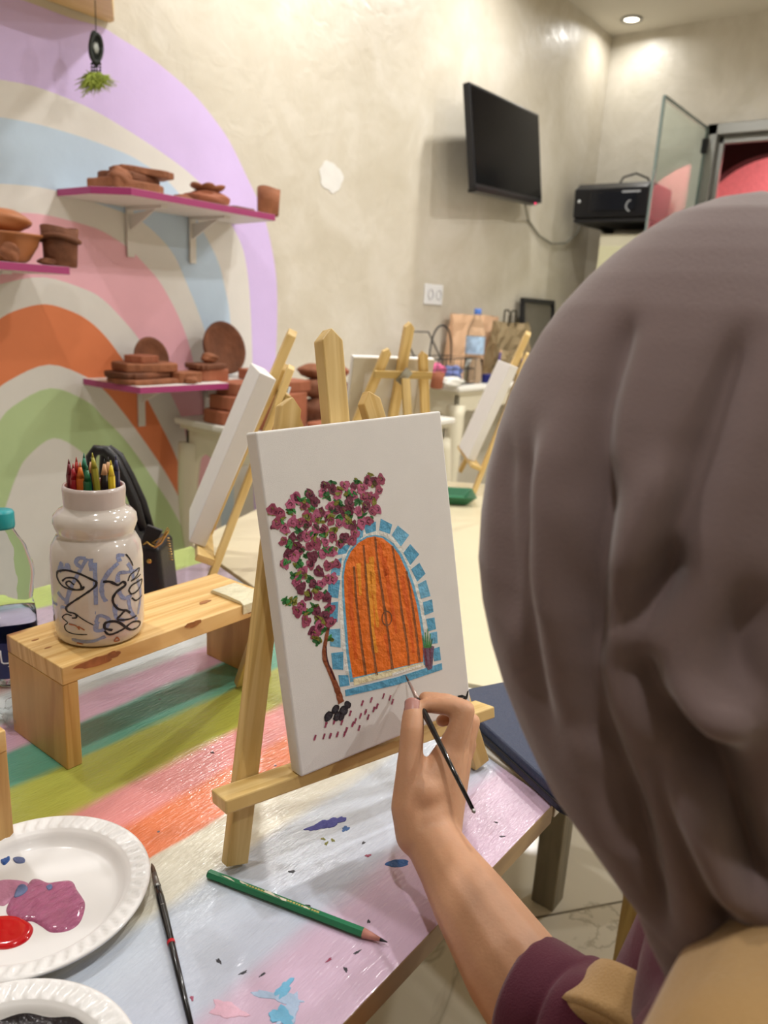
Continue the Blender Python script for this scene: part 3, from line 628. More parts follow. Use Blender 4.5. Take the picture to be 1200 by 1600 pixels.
# ------------------------------------------------------------------ wooden bench riser with the pencil jar
BZ = TZ+.118
def bench(x0, x1, y0, y1, label, cover=True):
    t = thing('bench_riser', ((x0+x1)/2, (y0+y1)/2, TZ), label, 'wooden riser')
    MB().box(((x0+x1)/2, (y0+y1)/2, BZ-.010), (x1-x0, y1-y0, .020), grain=(1, 0, 0)).build('top_board', M['pine_knot'], t, bevel=.0012)
    for x in (x0+.0085, x1-.0085):
        MB().box((x, (y0+y1)/2, (TZ+BZ-.020)/2), (.017, y1-y0-.001, BZ-.020-TZ), grain=(0, 0, 1)).build('end_board', M['pine_block'], t, bevel=.0012)
    return t
b1 = bench(.360, .652, .672, .787, 'low pine riser holding the ceramic pencil jar')
b2 = bench(-.02, .268, .600, .712, 'low pine riser cut off by the left edge beside the water bottle')
tp = MB(); q0 = np.array([.602, .672, BZ])
poly = [(0, -.0125), (0, .0022), (.012, .0022), (.016, .005), (.090, .006), (.094, .0005), (.094, 0), (.0005, 0), (-.0005, -.0125)]
tp.prism([(-.0008, -.012), (-.0022, -.012), (-.0026, .001), (.004, .0045), (.028, .0055), (.058, .005), (.062, .0012), (.058, .0003), (0, .0003)], q0, (0, 1, 0), (0, 0, 1), (1, 0, 0), -.003, .036)
tp.build('tape_strip', M['tape'], b1, bevel=.001)

def knot(pts, plane, rot_, rx, ry, col):
    q = onz(*pts, BZ) if plane == 'top' else ony(*pts, .672)
    A_, B_v, N_v = ((1, 0, 0), (0, 1, 0), (0, 0, 1)) if plane == 'top' else ((1, 0, 0), (0, 0, 1), (0, -1, 0))
    mb = MB(); mb.prism(blob2((0, 0), rx, ry, rot_, .22, 20, int(pts[0])), q, A_, B_v, N_v, -.0002, .0002+.0002*(int(pts[0]) % 3))
    mb.build('wood_knot', M[col], b1)
M['knot'] = mat('knot_brown', '#a06a3a', .5, var=.25, vscale=120); M['stain'] = mat('bark_stain', '#9c5f36', .55, var=.3, vscale=80)
knot((320, 941), 'top', .1, .009, .004, 'knot'); knot((302, 975), 'front', .0, .012, .0035, 'knot'); knot((395, 951), 'front', 0, .010, .005, 'stain'); knot((150, 1034), 'front', -.05, .022, .005, 'stain'); knot((175, 1024), 'front', .05, .010, .004, 'stain'); knot((55, 1000), 'top', 0, .004, .0015, 'knot'); knot((75, 1012), 'top', 0, .004, .0015, 'knot')

# jar
jc = onz(157, 987, BZ); JR = .0385
tp_ = pix = None
def depth(P): return float((np.array(P)-CAM) @ FW)
jd = depth(jc)
JH = .1385
prof = [(0, .0005), (.034, .0005), (.0365, .003), (.0385, .012), (.0392, .045), (.0390, .074), (.0375, .086), (.0335, .0935), (.0315, .0955), (.0330, .099), (.0352, .106), (.0345, .112), (.0305, .1165), (.0262, .1185), (.0255, .121), (.0262, .135), (.0255, .1385), (.0235, .1385), (.0228, .135), (.0225, .12), (.030, .10), (.034, .06), (.033, .006), (0, .005)]
JS = 1.23
prof = [(r*JS, z*JS) for r, z in prof]; JH *= JS
jar = thing('pencil_jar', jc, 'white glazed ceramic jar painted with black and blue faces', 'jar')
jb = MB(); jb.lathe(prof, jc, 48, mis=[0]*14+[2]*3+[1]*(len(prof)-18)); jb.build('jar_body', [M['porcelain'], M['jar_clay'], mat('rim_glaze', '#bfb1ac', .2, coat=.4, var=.1)], jar)
jp = MB()
def jar_hit(px, py):
    d = ray(px, py); o = CAM-jc; rr = .0393*JS
    a = d[0]**2+d[1]**2; b_ = 2*(o[0]*d[0]+o[1]*d[1]); c_ = o[0]**2+o[1]**2-rr*rr; di = b_*b_-4*a*c_
    if di < 0: di = 0
    t = (-b_-math.sqrt(di))/(2*a); P = CAM+d*t; return math.atan2(P[1]-jc[1], P[0]-jc[0]), min(max(P[2]-jc[2], .004), .0835*JS)
def jline(pts, w0, w1, mi, lay=0):
    P = [np.array(jar_hit(*p)) for p in pts]; P = [2*P[0]-P[1]]+P+[2*P[-1]-P[-2]]; Q = []
    for k in range(1, len(P)-2):
        for t in np.linspace(0, 1, 6)[:-1]:
            a, b_, c_, d_ = P[k-1:k+3]; Q.append(.5*((2*b_)+(-a+c_)*t+(2*a-5*b_+4*c_-d_)*t*t+(-a+3*b_-3*c_+d_)*t**3))
    Q.append(P[-2]); n = len(Q); l1 = []; l2 = []
    def prad(z):
        for (r0, z0), (r1, z1) in zip(prof[1:9], prof[2:10]):
            if z0 <= z <= z1: return r0+(r1-r0)*(z-z0)/(z1-z0)
        return .0385
    for i in range(n):
        tg = Q[min(i+1, n-1)]-Q[max(i-1, 0)]; tg = np.array([tg[0]*.039, tg[1]]); tg = tg/(np.linalg.norm(tg)+1e-9); nn_ = np.array([-tg[1], tg[0]])
        w = (w0+(w1-w0)*i/(n-1))*random.uniform(.8, 1.2)/2
        for l_, sgn in ((l1, 1), (l2, -1)):
            th = Q[i][0]+sgn*nn_[0]*w/.039; z = Q[i][1]+sgn*nn_[1]*w; R_ = prad(z)+.00018+.00012*lay
            l_.append(jc+np.array([R_*math.cos(th), R_*math.sin(th), z]))
    jp.add(l1+l2, [[n+i, n+i+1, i+1, i] for i in range(n-1)], mi)
for pts in ([(103, 945), (110, 920), (135, 872)], [(128, 888), (118, 880), (122, 870), (133, 868)], [(141, 874), (143, 892)], [(92, 894), (95, 880), (98, 892)], [(102, 890), (105, 882), (108, 893)], [(90, 925), (98, 935), (104, 938)], [(90, 960), (95, 950), (105, 950)], [(148, 880), (150, 945)],
            [(185, 880), (172, 892), (160, 912), (160, 930), (166, 940)], [(200, 880), (206, 890), (209, 905)], [(188, 878), (186, 868), (196, 868)], [(184, 910), (186, 896), (200, 894), (216, 890)], [(184, 922), (194, 935), (206, 930)], [(180, 945), (182, 965), (196, 970)], [(152, 972), (150, 985), (165, 983), (170, 968), (155, 962), (150, 972)], [(200, 930), (205, 955), (215, 968)], [(110, 1000), (140, 1004), (165, 995)], [(215, 905), (220, 930), (216, 960)]):
    jline(pts, .0042, .0034, 1)
for pts, w in (([(89, 893), (103, 891), (125, 897), (151, 909)], .0024), ([(89, 893), (89, 902), (97, 915), (112, 921), (128, 921), (131, 916)], .0022), ([(97, 908), (104, 903), (117, 904), (126, 914), (125, 921), (112, 920), (103, 912), (108, 908), (116, 914)], .0020), ([(151, 909), (148, 917), (130, 930), (110, 943), (103, 950), (106, 956), (117, 959), (119, 965), (112, 966)], .0022), ([(119, 960), (128, 967), (146, 977)], .0012), ([(112, 962), (103, 960), (97, 965), (105, 973), (100, 978), (103, 986), (115, 991), (136, 992)], .0014),
               ([(161, 909), (172, 909), (184, 914), (192, 909), (196, 914), (182, 925), (176, 938), (184, 951), (198, 954), (204, 958)], .0028), ([(196, 953), (190, 960), (184, 968), (200, 968), (214, 962)], .0024), ([(176, 985), (164, 982), (166, 973), (184, 972), (204, 984), (217, 980), (220, 972), (208, 972), (192, 984), (172, 992), (163, 986)], .0026), ([(200, 908), (205, 897), (218, 887), (214, 899), (205, 908), (220, 897)], .0016), ([(201, 922), (208, 913), (222, 905), (217, 920), (206, 928), (201, 922)], .0020), ([(206, 934), (213, 938), (222, 930)], .0020), ([(198, 866), (204, 874), (208, 884)], .0016)):
    jline(pts, w, w*.8, 0, 1)
for pts in ([(107, 975), (118, 978), (124, 984)], [(122, 979), (132, 985)], [(184, 996), (180, 1003), (188, 1002), (184, 996)], [(118, 1006), (128, 1008)]): jline(pts, .0016, .0012, 2, 2)
jp.build('brush_drawing', [M['p_coal2'], flat('wash_blue', '#8f9ac0', .3), M['p_rust']], jar)

# pencils in the jar
def hexpencil(base, tip, r, body, lead, wooden, name, label, cat='pencil', group=None, tiplen=.018, woodlen=None):
    base, tip = np.array(base, float), np.array(tip, float); a = nz(tip-base); L = np.linalg.norm(tip-base)
    t = thing(name, base, label, cat, group)
    MB().tube([base, base+a*(L-tiplen)], r, 6, smooth=False).build('shaft', body, t)
    MB().tube([base+a*(L-tiplen), base+a*(L-tiplen*.3)], [r*.97, r*.36], 10).build('sharpened_wood', wooden, t)
    MB().tube([base+a*(L-tiplen*.31), tip], [r*.37, r*.08], 8).build('lead_tip', lead, t)
    return t
def cm(n, c, r=.35): return mat('pencil_'+n, c, r, coat=.3)
PW = mat('pencil_cedar', '#e0b088', .6)
pens = [((107, 717), (113, 812), 'maroon', '#6d1a28', 0, .003), ((119, 714), (122, 812), 'scarlet', '#b5322c', 0, .012), ((125, 722), (128, 812), 'orange', '#d9742a', 1, -.006), ((131, 708), (135, 812), 'teal', '#2a7f66', 0, .014), ((136, 727), (138, 812), 'green', '#1f6a45', 1, -.010),
        ((142, 714), (146, 812), 'navy', '#232a63', 2, .010), ((144, 707), (158, 812), 'olive', '#a8a03a', 0, .004), ((163, 717), (162, 812), 'black', '#17161c', 2, -.004), ((169, 714), (168, 812), 'charcoal', '#22202a', 2, .010), ((173, 719), (178, 812), 'yellow', '#e0c52a', 0, -.007), ((181, 711), (184, 812), 'indigo', '#262c55', 0, .012), ((114, 724), (117, 812), 'crimson', '#a3202c', 0, -.006)]
rimc = jc+np.array([0, 0, JH])
for i, (tp0, bt, nm, col, kind, dy) in enumerate(pens):
    # place in the vertical plane through the jar mouth (offset dy towards or away from the viewer)
    nrm = nz([FW[0], FW[1], 0]); P = rimc+nrm*dy
    tip = onpl(tp0[0], tp0[1], P, nrm); low = onpl(bt[0], bt[1], P, nrm)
    a = nz(low-tip); k = (tip[2]-(jc[2]+.010))/-a[2]; base = tip+a*k
    off = base[:2]-jc[:2]; rr = np.linalg.norm(off)
    if rr > .024: base[:2] = jc[:2]+off/rr*.024
    mid = rimc[:2]-jc[:2]
    bm_ = cm(nm, col); ld_ = bm_
    wd_ = PW if kind == 2 else bm_
    hexpencil(base, tip, .0036 if kind != 1 else .0042, bm_, ld_ if kind != 2 else M['p_coal2'], wd_, 'colour_pencil', '%s coloured pencil standing tip up in the painted jar' % nm, 'pencil', 'coloured pencils in the jar', .017)
shp = thing('sharpener', rimc, 'bright green plastic sharpener tucked in the jar mouth', 'sharpener')
pg = nz([FW[0], FW[1], 0]); gp = onpl(151, 806, rimc-pg*.012, pg); g2 = onpl(151, 783, rimc-pg*.012, pg)
MB().prism([(-.0075, -.012), (.0075, -.012), (.0092, .0175), (.0078, .0175), (.0062, .014), (-.0062, .014), (-.0078, .0175), (-.0092, .0175)], gp, np.cross(pg, [0, 0, 1]), (0, 0, 1), pg, -.005, .005).build('sharpener_body', mat('lime_plastic', '#4fc42a', .3), shp, bevel=.001)

# ------------------------------------------------------------------ water bottle beside the riser, at the left edge
bo = onz(21, 1060, TZ)
btl = thing('water_bottle', bo, 'clear half-litre water bottle with teal cap at the left edge', 'bottle')
ZB = .001
def bprof(s=1): return [(0, .004), (.020, .001), (.029, .004), (.0325, .012), (.0325, .030), (.0318, .034), (.0325, .040), (.0325, .092), (.0305, .100), (.0285, .110), (.0315, .122), (.0330, .140), (.0315, .158), (.0255, .178), (.0170, .193), (.0135, .200), (.0130, .214)]
def rib(r, z, t, j):
    if .09 < z < .185: return r*(1+.018*math.sin(4*t+z*150)), z
    return r, z
dense = []
bp_ = bprof()
for (r0, z0), (r1, z1) in zip(bp_[:-1], bp_[1:]):
    for k in range(3): dense.append((r0+(r1-r0)*k/3, z0+(z1-z0)*k/3))
dense.append(bp_[-1])
MB().lathe(dense, bo, 40, fn=rib).build('bottle_shell', M['pet'], btl)
MB().lathe([(0, .005), (.028, .006), (.0315, .014), (.0315, .088), (.030, .094), (0, .094)], bo, 32).build('water', M['water'], btl)
lb = mat('navy_label', '#23285f', .35)
MB().lathe([(.0330, .016), (.0330, .064)], bo, 40).build('label_band', lb, btl)
cap = MB(); cap.lathe([(0, .2245), (.0135, .2245), (.0150, .222), (.0152, .206), (.0145, .203), (.0140, .203)], bo, 36, fn=lambda r, z, t, j: (r*(1+(.02 if r > .0146 else 0)*math.sin(18*t)), z)); cap.build('screw_cap', mat('teal_cap', '#1e8f95', .35), btl)
# arabic lettering on the label (three joined strokes and two dots)
lt = MB()
def lab3(x, z):   # x metres around the label from its camera side
    th0 = math.atan2(-bo[1], -bo[0]); th = th0-.10+x/.033; R_ = .0334
    return bo+np.array([R_*math.cos(th), R_*math.sin(th), z])
def lstroke(pts, w): lt.tube([lab3(x, z) for x, z in pts], w, 6, flat=1)
LZ = -.021
lstroke([(-.009, .076+LZ), (-.0088, .068+LZ), (-.0082, .060+LZ), (-.006, .0585+LZ), (-.001, .0585+LZ), (.0005, .060+LZ), (.0006, .064+LZ)], .0010)
lstroke([(.0006, .060+LZ), (.002, .0585+LZ), (.005, .0585+LZ), (.006, .060+LZ), (.0062, .074+LZ)], .0010)
for x in (-.001, .0016): lstroke([(x, .0545+LZ), (x+.0004, .0540+LZ)], .0009)
lt.build('label_lettering', mat('label_white', '#e9eaf2', .5), btl)
# crumpled film next to it
fl = MB(); q = onz(26, 1128, TZ); fl.ell(q+np.array([0, 0, .011]), (.016, .022, .012), n=20, m=14, noise=.30, seed=4)
tag(fl.build('crumpled_film', M['film']), 'crumpled clear plastic wrap behind the pine risers', 'plastic wrap')
kb = MB(); q = onz(44, 972, TZ); kb.lathe([(0, .022), (.010, .022), (.012, .019), (.012, .0), (0, .0)], q, 20); tag(kb.build('bottle_cap', M['black_matte'], bevel=.001), 'small black cap lying beside the bottle on the striped table', 'cap')

# ------------------------------------------------------------------ black handbag behind the jar
hx = onz(222, 950, TZ); hx = np.array([.62, .93, TZ])
hx = onz(205, 935, TZ); bag = thing('handbag', hx, 'black leather handbag with gold chain behind the jar', 'handbag')
bu = np.array([RT[0], RT[1], 0]); bu = nz(bu); bw = nz([FW[0], FW[1], 0])
bd = depth(hx)
def bpt(px, py, off=0): return onpl(px, py, hx+bw*off, bw)
def bp2(px, py):
    q = bpt(px, py)-hx; return float(q @ bu), float(q[2])
zb0 = .001
body = [bp2(150, 800), bp2(200, 795), bp2(226, 832), bp2(250, 838), bp2(256, 870), bp2(272, 925)]
x0 = bp2(140, 930)[0]; x1 = bp2(268, 930)[0]
sb = MB(); poly = [(x0, zb0), (x1, zb0), bp2(258, 846), bp2(225, 842), bp2(205, 800), bp2(150, 790), (x0+.004, bp2(140, 800)[1])]
sb.prism(poly, hx, bu, (0, 0, 1), bw, -.035, .045); sb.build('bag_body', M['leather'], bag, bevel=.008, seg=4)
h1 = MB(); h1.tube([bpt(*p, -.01) for p in ((150, 800), (143, 740), (142, 714), (150, 703), (165, 704), (180, 718), (196, 750), (212, 790), (224, 828))], [.006, .007, .0085, .009, .009, .008, .008, .009, .007], 12, flat=.9); h1.build('handle', M['leather'], bag)
h2 = MB(); h2.tube([bpt(*p, .03) for p in ((165, 800), (160, 740), (163, 708), (172, 702), (186, 712), (203, 742), (222, 785), (236, 828))], [.006, .0065, .0075, .008, .008, .0075, .0085, .007], 12, flat=.9); h2.build('handle', M['leather'], bag)
fb = MB(); c = bpt(243, 826, -.042); fb.prism([bp2(232, 840), bp2(243, 809), bp2(266, 818), bp2(252, 846)], hx, bu, (0, 0, 1), bw, -.044, -.037); fb.build('strap_tab', M['leather'], bag, bevel=.001)
gb = MB(); gb.tube([bpt(*p, -.050) for p in ((224, 851), (230, 847), (236, 852), (243, 855), (252, 848), (259, 836), (263, 830))], .0017, 8)
gb.tube([bpt(*p, -.052) for p in ((238, 848), (248, 842), (258, 838), (264, 828), (262, 824), (256, 836), (246, 850), (238, 848))], .0010, 6)
gb.build('gold_chain', M['gold'], bag)
fr = MB()
for k in range(9): q = bpt(259+k*.7, 840+k*4.2, -.040); fr.tube([q, q+bu*.006+np.array([0, 0, -.001])], .0007, 5)
fr.build('fringe', M['gold'], bag)
st = MB(); st.ell(bpt(233, 877, -.036), (.0042, .0042, .0015), (bu, (0, 0, 1), bw), 14, 8); st.build('stud', M['gold'], bag)

# ------------------------------------------------------------------ things lying on the striped table
pd0, pd1 = onz(327, 1371, TZ), onz(605, 1478, TZ)
gl = mat('green_lacquer', '#1f7550', .3, coat=.4, var=.06)
rr = .0041*1.0; a = nz(pd1-pd0); z0 = rr*.866
gpn = hexpencil(pd0+np.array([0, 0, z0]), pd1+np.array([0, 0, z0]), rr, gl, M['p_coal2'], mat('pencil_pinkwood', '#c78a7d', .6), 'graphite_pencil', 'green hexagonal pencil lying on the striped table', 'pencil', None, .021)
sd = nz(np.cross(a, [0, 0, 1])); gm = MB()
x = .038
for k in range(26):
    w = random.uniform(.0012, .0024)
    if k in (9, 10, 11, 12): x += w+.001; continue
    gm.prism([(x, -.0008), (x+w, -.0008), (x+w, .0008), (x, .0008)], pd0+np.array([0, 0, 2*z0]), a, sd, (0, 0, 1), -.0001, .0001); x += w+random.uniform(.0005, .0012)
gm.build('gilt_lettering', mat('gilt_print', '#c4b06a', .4, .3), gpn)
wm = MB()
for x, y, rx, ry in ((.062, -.0002, .008, .0012), (.072, .0004, .006, .001), (.020, .0004, .006, .0008), (.034, -.0006, .004, .0008), (.095, .0002, .003, .0008)): wm.prism(blob2((x, y), rx, ry, .1, .4, 14, int(x*1e4)), pd0+np.array([0, 0, 2*z0]), a, sd, (0, 0, 1), -.0001, .00016)
wm.build('chipped_paint', mat('chipped', '#d9d2c0', .6), gpn)
MB().ell(pd0+np.array([0, 0, z0]), (.0018, rr*.9, rr*.9), (a, sd, (0, 0, 1)), 12, 8).build('end_cap', mat('dark_green_end', '#14503a', .4), gpn)
# paint brush on the table
b0, b1_ = onz(237, 1352, TZ), onz(303, 1625, TZ); a = nz(b1_-b0); L_ = np.linalg.norm(b1_-b0)
pbr = thing('paint_brush', b0, 'worn black paint brush lying beside the white plates', 'paint brush', 'paint brushes')
zz = np.array([0, 0, .0034])
MB().tube([b0+zz*.5, b0+a*.006+zz*.8, b0+a*.016+zz], [.0004, .0016, .0021], 10).build('bristles', mat('bristle', '#5b4636', .8), pbr)
MB().tube([b0+a*.015+zz, b0+a*.022+zz, b0+a*.030+zz, b0+a*.0305+zz, b0+a*.033+zz], [.0021, .0024, .0027, .0029, .0027], 14).build('ferrule', M['steel'], pbr)
MB().tube([b0+a*.033+zz, b0+a*.045+zz, b0+a*.065+zz, b0+a*.10+zz, b0+a*.185+zz*.8], [.0026, .0033, .0032, .0027, .0017], 14).build('handle', mat('black_lacquer', '#17161a', .25, coat=.4), pbr)
w_ = MB(); w_.tube([b0+a*.048+zz+np.array([0, 0, .0009]), b0+a*.056+zz+np.array([0, 0, .0010]), b0+a*.064+zz+np.array([0, 0, .0007])], [.0012, .0026, .0014], 10, flat=.9); w_.build('dried_paint', mat('dry_paint_crust', '#8f8a86', .6, var=.3, vscale=200), pbr)
MB().tube([b0+a*.0935+zz*.98, b0+a*.0965+zz*.98], [.0031, .00305], 14).build('red_ring', M['p_red'], pbr)

# foam plates
def plate(c, R, label, z=0, group='white foam plates'):
    t = thing('foam_plate', c, label, 'plate', group)
    hh = .019
    prof = [(0, .0012), (R*.69, .0012), (R*.715, .002), (R*.75, .005), (R*.79, .0105), (R*.82, .0125), (R*.83, .0132), (R*.975, .0155), (R, .0142), (R*.995, .0125), (R*.97, .0135), (R*.83, .0110), (R*.75, .0030), (R*.715, .0), (0, .0)]
    dn = []
    for (r0, z0), (r1, z1) in zip(prof[:-1], prof[1:]):
        k = 6 if abs(r0-R*.83) < 1e-6 and r1 > r0 else 2
        for i in range(k): dn.append((r0+(r1-r0)*i/k, z0+(z1-z0)*i/k))
    dn.append(prof[-1])
    def rope(r, z, t_, j):
        if R*.835 < r < R*.97 and z > .0132: return r, z+.0014*math.sin(50*t_+(r/R)*22)
        return r, z
    MB().lathe(dn, c, 224, fn=rope).build('plate_dish', M['foam'], t)
    return t
from math import hypot
# circle through three rim points (rim height)
def circ(p1, p2, p3):
    A = np.array([[p2[0]-p1[0], p2[1]-p1[1]], [p3[0]-p1[0], p3[1]-p1[1]]])*2
    b_ = np.array([p2[0]**2-p1[0]**2+p2[1]**2-p1[1]**2, p3[0]**2-p1[0]**2+p3[1]**2-p1[1]**2]); c = np.linalg.solve(A, b_); return c, hypot(*(c-p1[:2]))
RZ = TZ+.0150
c1, rad1 = circ(onz(110, 1273, RZ), onz(235, 1362, RZ), onz(20, 1532, RZ))
print('plate1', c1, rad1)
p1_ = plate(np.array([c1[0], c1[1], TZ]), rad1, 'white foam plate with mauve, pink and red paint')
c2, rad2 = circ(onz(60, 1527, RZ), onz(150, 1553, RZ), onz(208, 1600, RZ))
print('plate2', c2, rad2)
rad2 = min(max(rad2, .07), rad1*1.0)
q = onz(208, 1600, RZ); q2 = onz(60, 1527, RZ)
md = (q+q2)/2; dv = nz(np.array([q2[1]-q[1], q[0]-q2[0], 0])); hl = np.linalg.norm(q-q2)/2; kk = math.sqrt(max(rad2**2-hl**2, 0))
cA, cB = md+dv*kk, md-dv*kk
c2 = cA if np.linalg.norm(cA-CAM) < np.linalg.norm(cB-CAM) else cB
p2_ = plate(np.array([c2[0], c2[1], TZ]), rad2, 'white foam plate with black paint at the lower left corner')
def plate_z(p, c, R):
    r = math.hypot(p[0]-c[0], p[1]-c[1])/R; return float(np.interp(r, [0, .69, .715, .75, .79, .82], [0, 0, .0008, .0038, .0093, .0113]))
def paint_on(name, pxs, base, th, m_, parent, seed=0, label=None, dish=None):
    mb = MB(); pts = [onz(p[0], p[1], base) if len(p) == 2 else np.array(p, float) for p in pxs]; c = sum(pts)/len(pts); n = len(pts); N_ = 48
    # resample outline
    ang = []
    P = [np.array(p[:2]) for p in pts]; Q = []
    for k in range(n):
        for t in np.linspace(0, 1, 6)[:-1]:
            a_, b_, c_, d_ = P[k-1], P[k], P[(k+1) % n], P[(k+2) % n]; Q.append(.5*((2*b_)+(-a_+c_)*t+(2*a_-5*b_+4*c_-d_)*t*t+(-a_+3*b_-3*c_+d_)*t**3))
    m = len(Q); rng = random.Random(seed); vs = []
    for f, z in ((1., 0), (.96, th*.6), (.86, th), (.6, th*.95), (.3, th*.9)):
        for i, q in enumerate(Q):
            p = c[:2]+(q-c[:2])*f; w = 1+.12*math.sin(i*.37+f*9+seed)*(0 if z == 0 else 1); vs.append((p[0], p[1], base+z*w+(plate_z(p, *dish) if dish else 0)))
    vs.append((c[0], c[1], base+th*.9))
    fs = [[j*m+i, j*m+(i+1) % m, (j+1)*m+(i+1) % m, (j+1)*m+i] for j in range(4) for i in range(m)]+[[4*m+i, 4*m+(i+1) % m, 5*m] for i in range(m)]
    area = sum(Q[i][0]*Q[(i+1) % m][1]-Q[(i+1) % m][0]*Q[i][1] for i in range(m))
    if area < 0: fs = [f[::-1] for f in fs]
    mb.add(vs, fs, 0, True); o = mb.build(name, m_, parent)
    if label: o['label'] = label
    return o
pz = TZ+.0012
paint_on('paint_puddle', [(10, 1420), (20, 1402), (36, 1395), (48, 1376), (60, 1374), (75, 1380), (92, 1378), (112, 1377), (120, 1390), (127, 1400), (133, 1412), (130, 1430), (122, 1445), (105, 1455), (80, 1457), (65, 1448), (50, 1440), (30, 1440), (14, 1432)], pz, .0022, M['p_wet_mauve'], p1_, 1, 'mauve paint')
paint_on('paint_puddle', [(-30, 1400), (-5, 1378), (20, 1375), (44, 1380), (38, 1394), (22, 1402), (12, 1412), (0, 1415)], pz, .0012, M['p_mauve2'], p1_, 2, 'pink paint')
paint_on('paint_puddle', [(-40, 1450), (-10, 1435), (20, 1433), (38, 1438), (52, 1450), (45, 1468), (25, 1480), (0, 1484), (-30, 1478)], pz, .0028, M['p_wet_red'], p1_, 3, 'red paint')
paint_on('paint_puddle', [(0, 1341), (8, 1338), (11, 1331), (16, 1341), (12, 1348), (6, 1352), (1, 1347)], pz, .0012, M['p_wet_blue'], p1_, 4, 'blue paint')
paint_on('paint_puddle', [(20, 1342), (27, 1339), (38, 1341), (38, 1348), (26, 1349)], pz, .0008, M['p_indigo'], p1_, 5, 'grey-blue paint')
for pl_, k in (([(28, 1385), (38, 1382), (44, 1390), (34, 1400), (22, 1402)], 6), ([(72, 1386), (80, 1382), (82, 1388), (76, 1392)], 7)): paint_on('paint_puddle', pl_, pz+.0016, .0009, M['p_indigo'], p1_, k, 'blue streak in the mauve paint')
paint_on('paint_puddle', [(c2[0]+math.cos(t)*rad2*(.760+.014*math.sin(3*t+1)+.012*math.sin(9*t)), c2[1]+math.sin(t)*rad2*(.760+.014*math.sin(3*t+1)+.012*math.sin(9*t)), pz) for t in np.linspace(0, 2*math.pi, 25)[:-1]], pz+.0003, .0018, M['p_wet_black'], p2_, 8, 'black paint', (c2, rad2))

# navy pouch overlapping the table end
A = onz(888, 1270, TZ+.012); uu = nz([.43, .90, 0]); vv = np.array([uu[1], -uu[0], 0]); Lp, Wp = .238, .112
pc = thing('zip_pouch', np.array([A[0], A[1], TZ]), 'flat navy blue zip pouch beside the easel at the table end', 'pouch')
cr = .018
def rrect(L, W, r):
    o = []
    for cx, cy, a0 in ((L-r, W-r, 0), (r, W-r, 90), (r, r, 180), (L-r, r, 270)):
        for k in range(7): t = math.radians(a0+15*k); o.append((cx+r*math.cos(t), cy+r*math.sin(t)))
    return o
MB().prism(rrect(Lp, Wp, cr), np.array([A[0], A[1], TZ+.0005]), uu, vv, (0, 0, 1), 0, .024).build('pouch_body', M['navy'], pc, bevel=.005, seg=4)
zb = MB(); zp = [np.array([A[0], A[1], TZ+.0128])+uu*x+vv*y for x, y in [(p[0], p[1]) for p in rrect(Lp+.0016, Wp+.0016, cr)]]; zp = [p-uu*.0008-vv*.0008 for p in zp]; zb.tube(zp+[zp[0]], .0011, 6); zb.build('zip_line', M['black_matte'], pc)
zl = MB(); q = np.array([A[0], A[1], TZ+.013])+uu*.004+vv*.002; zl.tube([q, q-uu*.006-vv*.001+np.array([0, 0, .001]), q-uu*.007+vv*.006, q+vv*.008], .0009, 6); zl.build('zip_pull', M['steel'], pc)

# green tray on the cream table
gt = onz(690, 782, TZ); g = MB()
tu = nz([RT[0], RT[1], 0]); tv = np.array([-tu[1], tu[0], 0])
def fr_(s, z, L=.085, W=.06): return [gt+tu*x*s*L+tv*y*s*W+np.array([0, 0, z]) for x, y in ((-1, -.9), (-.9, -1), (.9, -1), (1, -.9), (1, .9), (.9, 1), (-.9, 1), (-1, .9))]
loops = [fr_(.7, .0), fr_(.76, .002), fr_(1, .024), fr_(1.03, .0245), fr_(.97, .0225), fr_(.74, .005)]
vs = [p for l in loops for p in l]; fs = [[j*8+i, j*8+(i+1) % 8, (j+1)*8+(i+1) % 8, (j+1)*8+i] for j in range(5) for i in range(8)]+[list(range(8))[::-1], [40+i for i in range(8)]]
g.add(vs, fs); tag(g.build('paint_tray', mat('green_plastic', '#2c6b4a', .35), bevel=.002), 'dark green plastic tray on the cream table', 'tray')

# ------------------------------------------------------------------ wall shelves and terracotta pieces
def wall_shelf(poly, ztop, brackets, label):
    t = thing('wall_shelf', (sum(p[0] for p in poly)/len(poly), WY, ztop), label, 'wall shelf', 'magenta edged wall shelves')
    MB().prism(poly, (0, 0, ztop), (1, 0, 0), (0, 1, 0), (0, 0, 1), -.020, 0, 0, 1).build('shelf_board', [M['shelf_white'], M['magenta']], t, bevel=.001)
    for x, dz in brackets:
        b = MB(); z1 = ztop-.020
        b.box((x, WY-.009, z1-dz/2), (.026, .008, dz)); b.box((x, WY-.10, z1-.004), (.024, .18, .008))
        b.prism([(WY-.013, z1-.07), (WY-.013, z1-.02), (WY-.15, z1-.008)], (x, 0, 0), (0, 1, 0), (0, 0, 1), (1, 0, 0), -.003, .003)
        b.build('bracket', M['shelf_white'], t, bevel=.001)
    return t
ZS1, ZS2, ZS3 = H+.289, H+.064, H-.262
wall_shelf([(1.275, 2.07), (1.335, 1.965), (1.905, 1.985), (1.955, WY-.004), (1.275, WY-.004)], ZS1, [(ony(200, 340, WY)[0], .15), (ony(298, 355, WY)[0], .15)], 'upper wall shelf with magenta edge on the right side of the rainbow')
wall_shelf([(.55, 1.97), (1.143, 1.97), (1.165, WY-.004), (.55, WY-.004)], ZS2, [(.75, .15), (1.02, .15)], 'wall shelf with magenta edge cut off by the left picture edge')
wall_shelf([(1.33, 2.13), (1.345, 1.965), (1.93, 1.955), (1.95, WY-.004), (1.33, WY-.004)], ZS3, [(ony(218, 620, WY)[0], .15), (1.82, .15)], 'lower wall shelf with magenta edge behind the blank canvas')
def at(px, z, y): return ony(px, 400, y)[0]
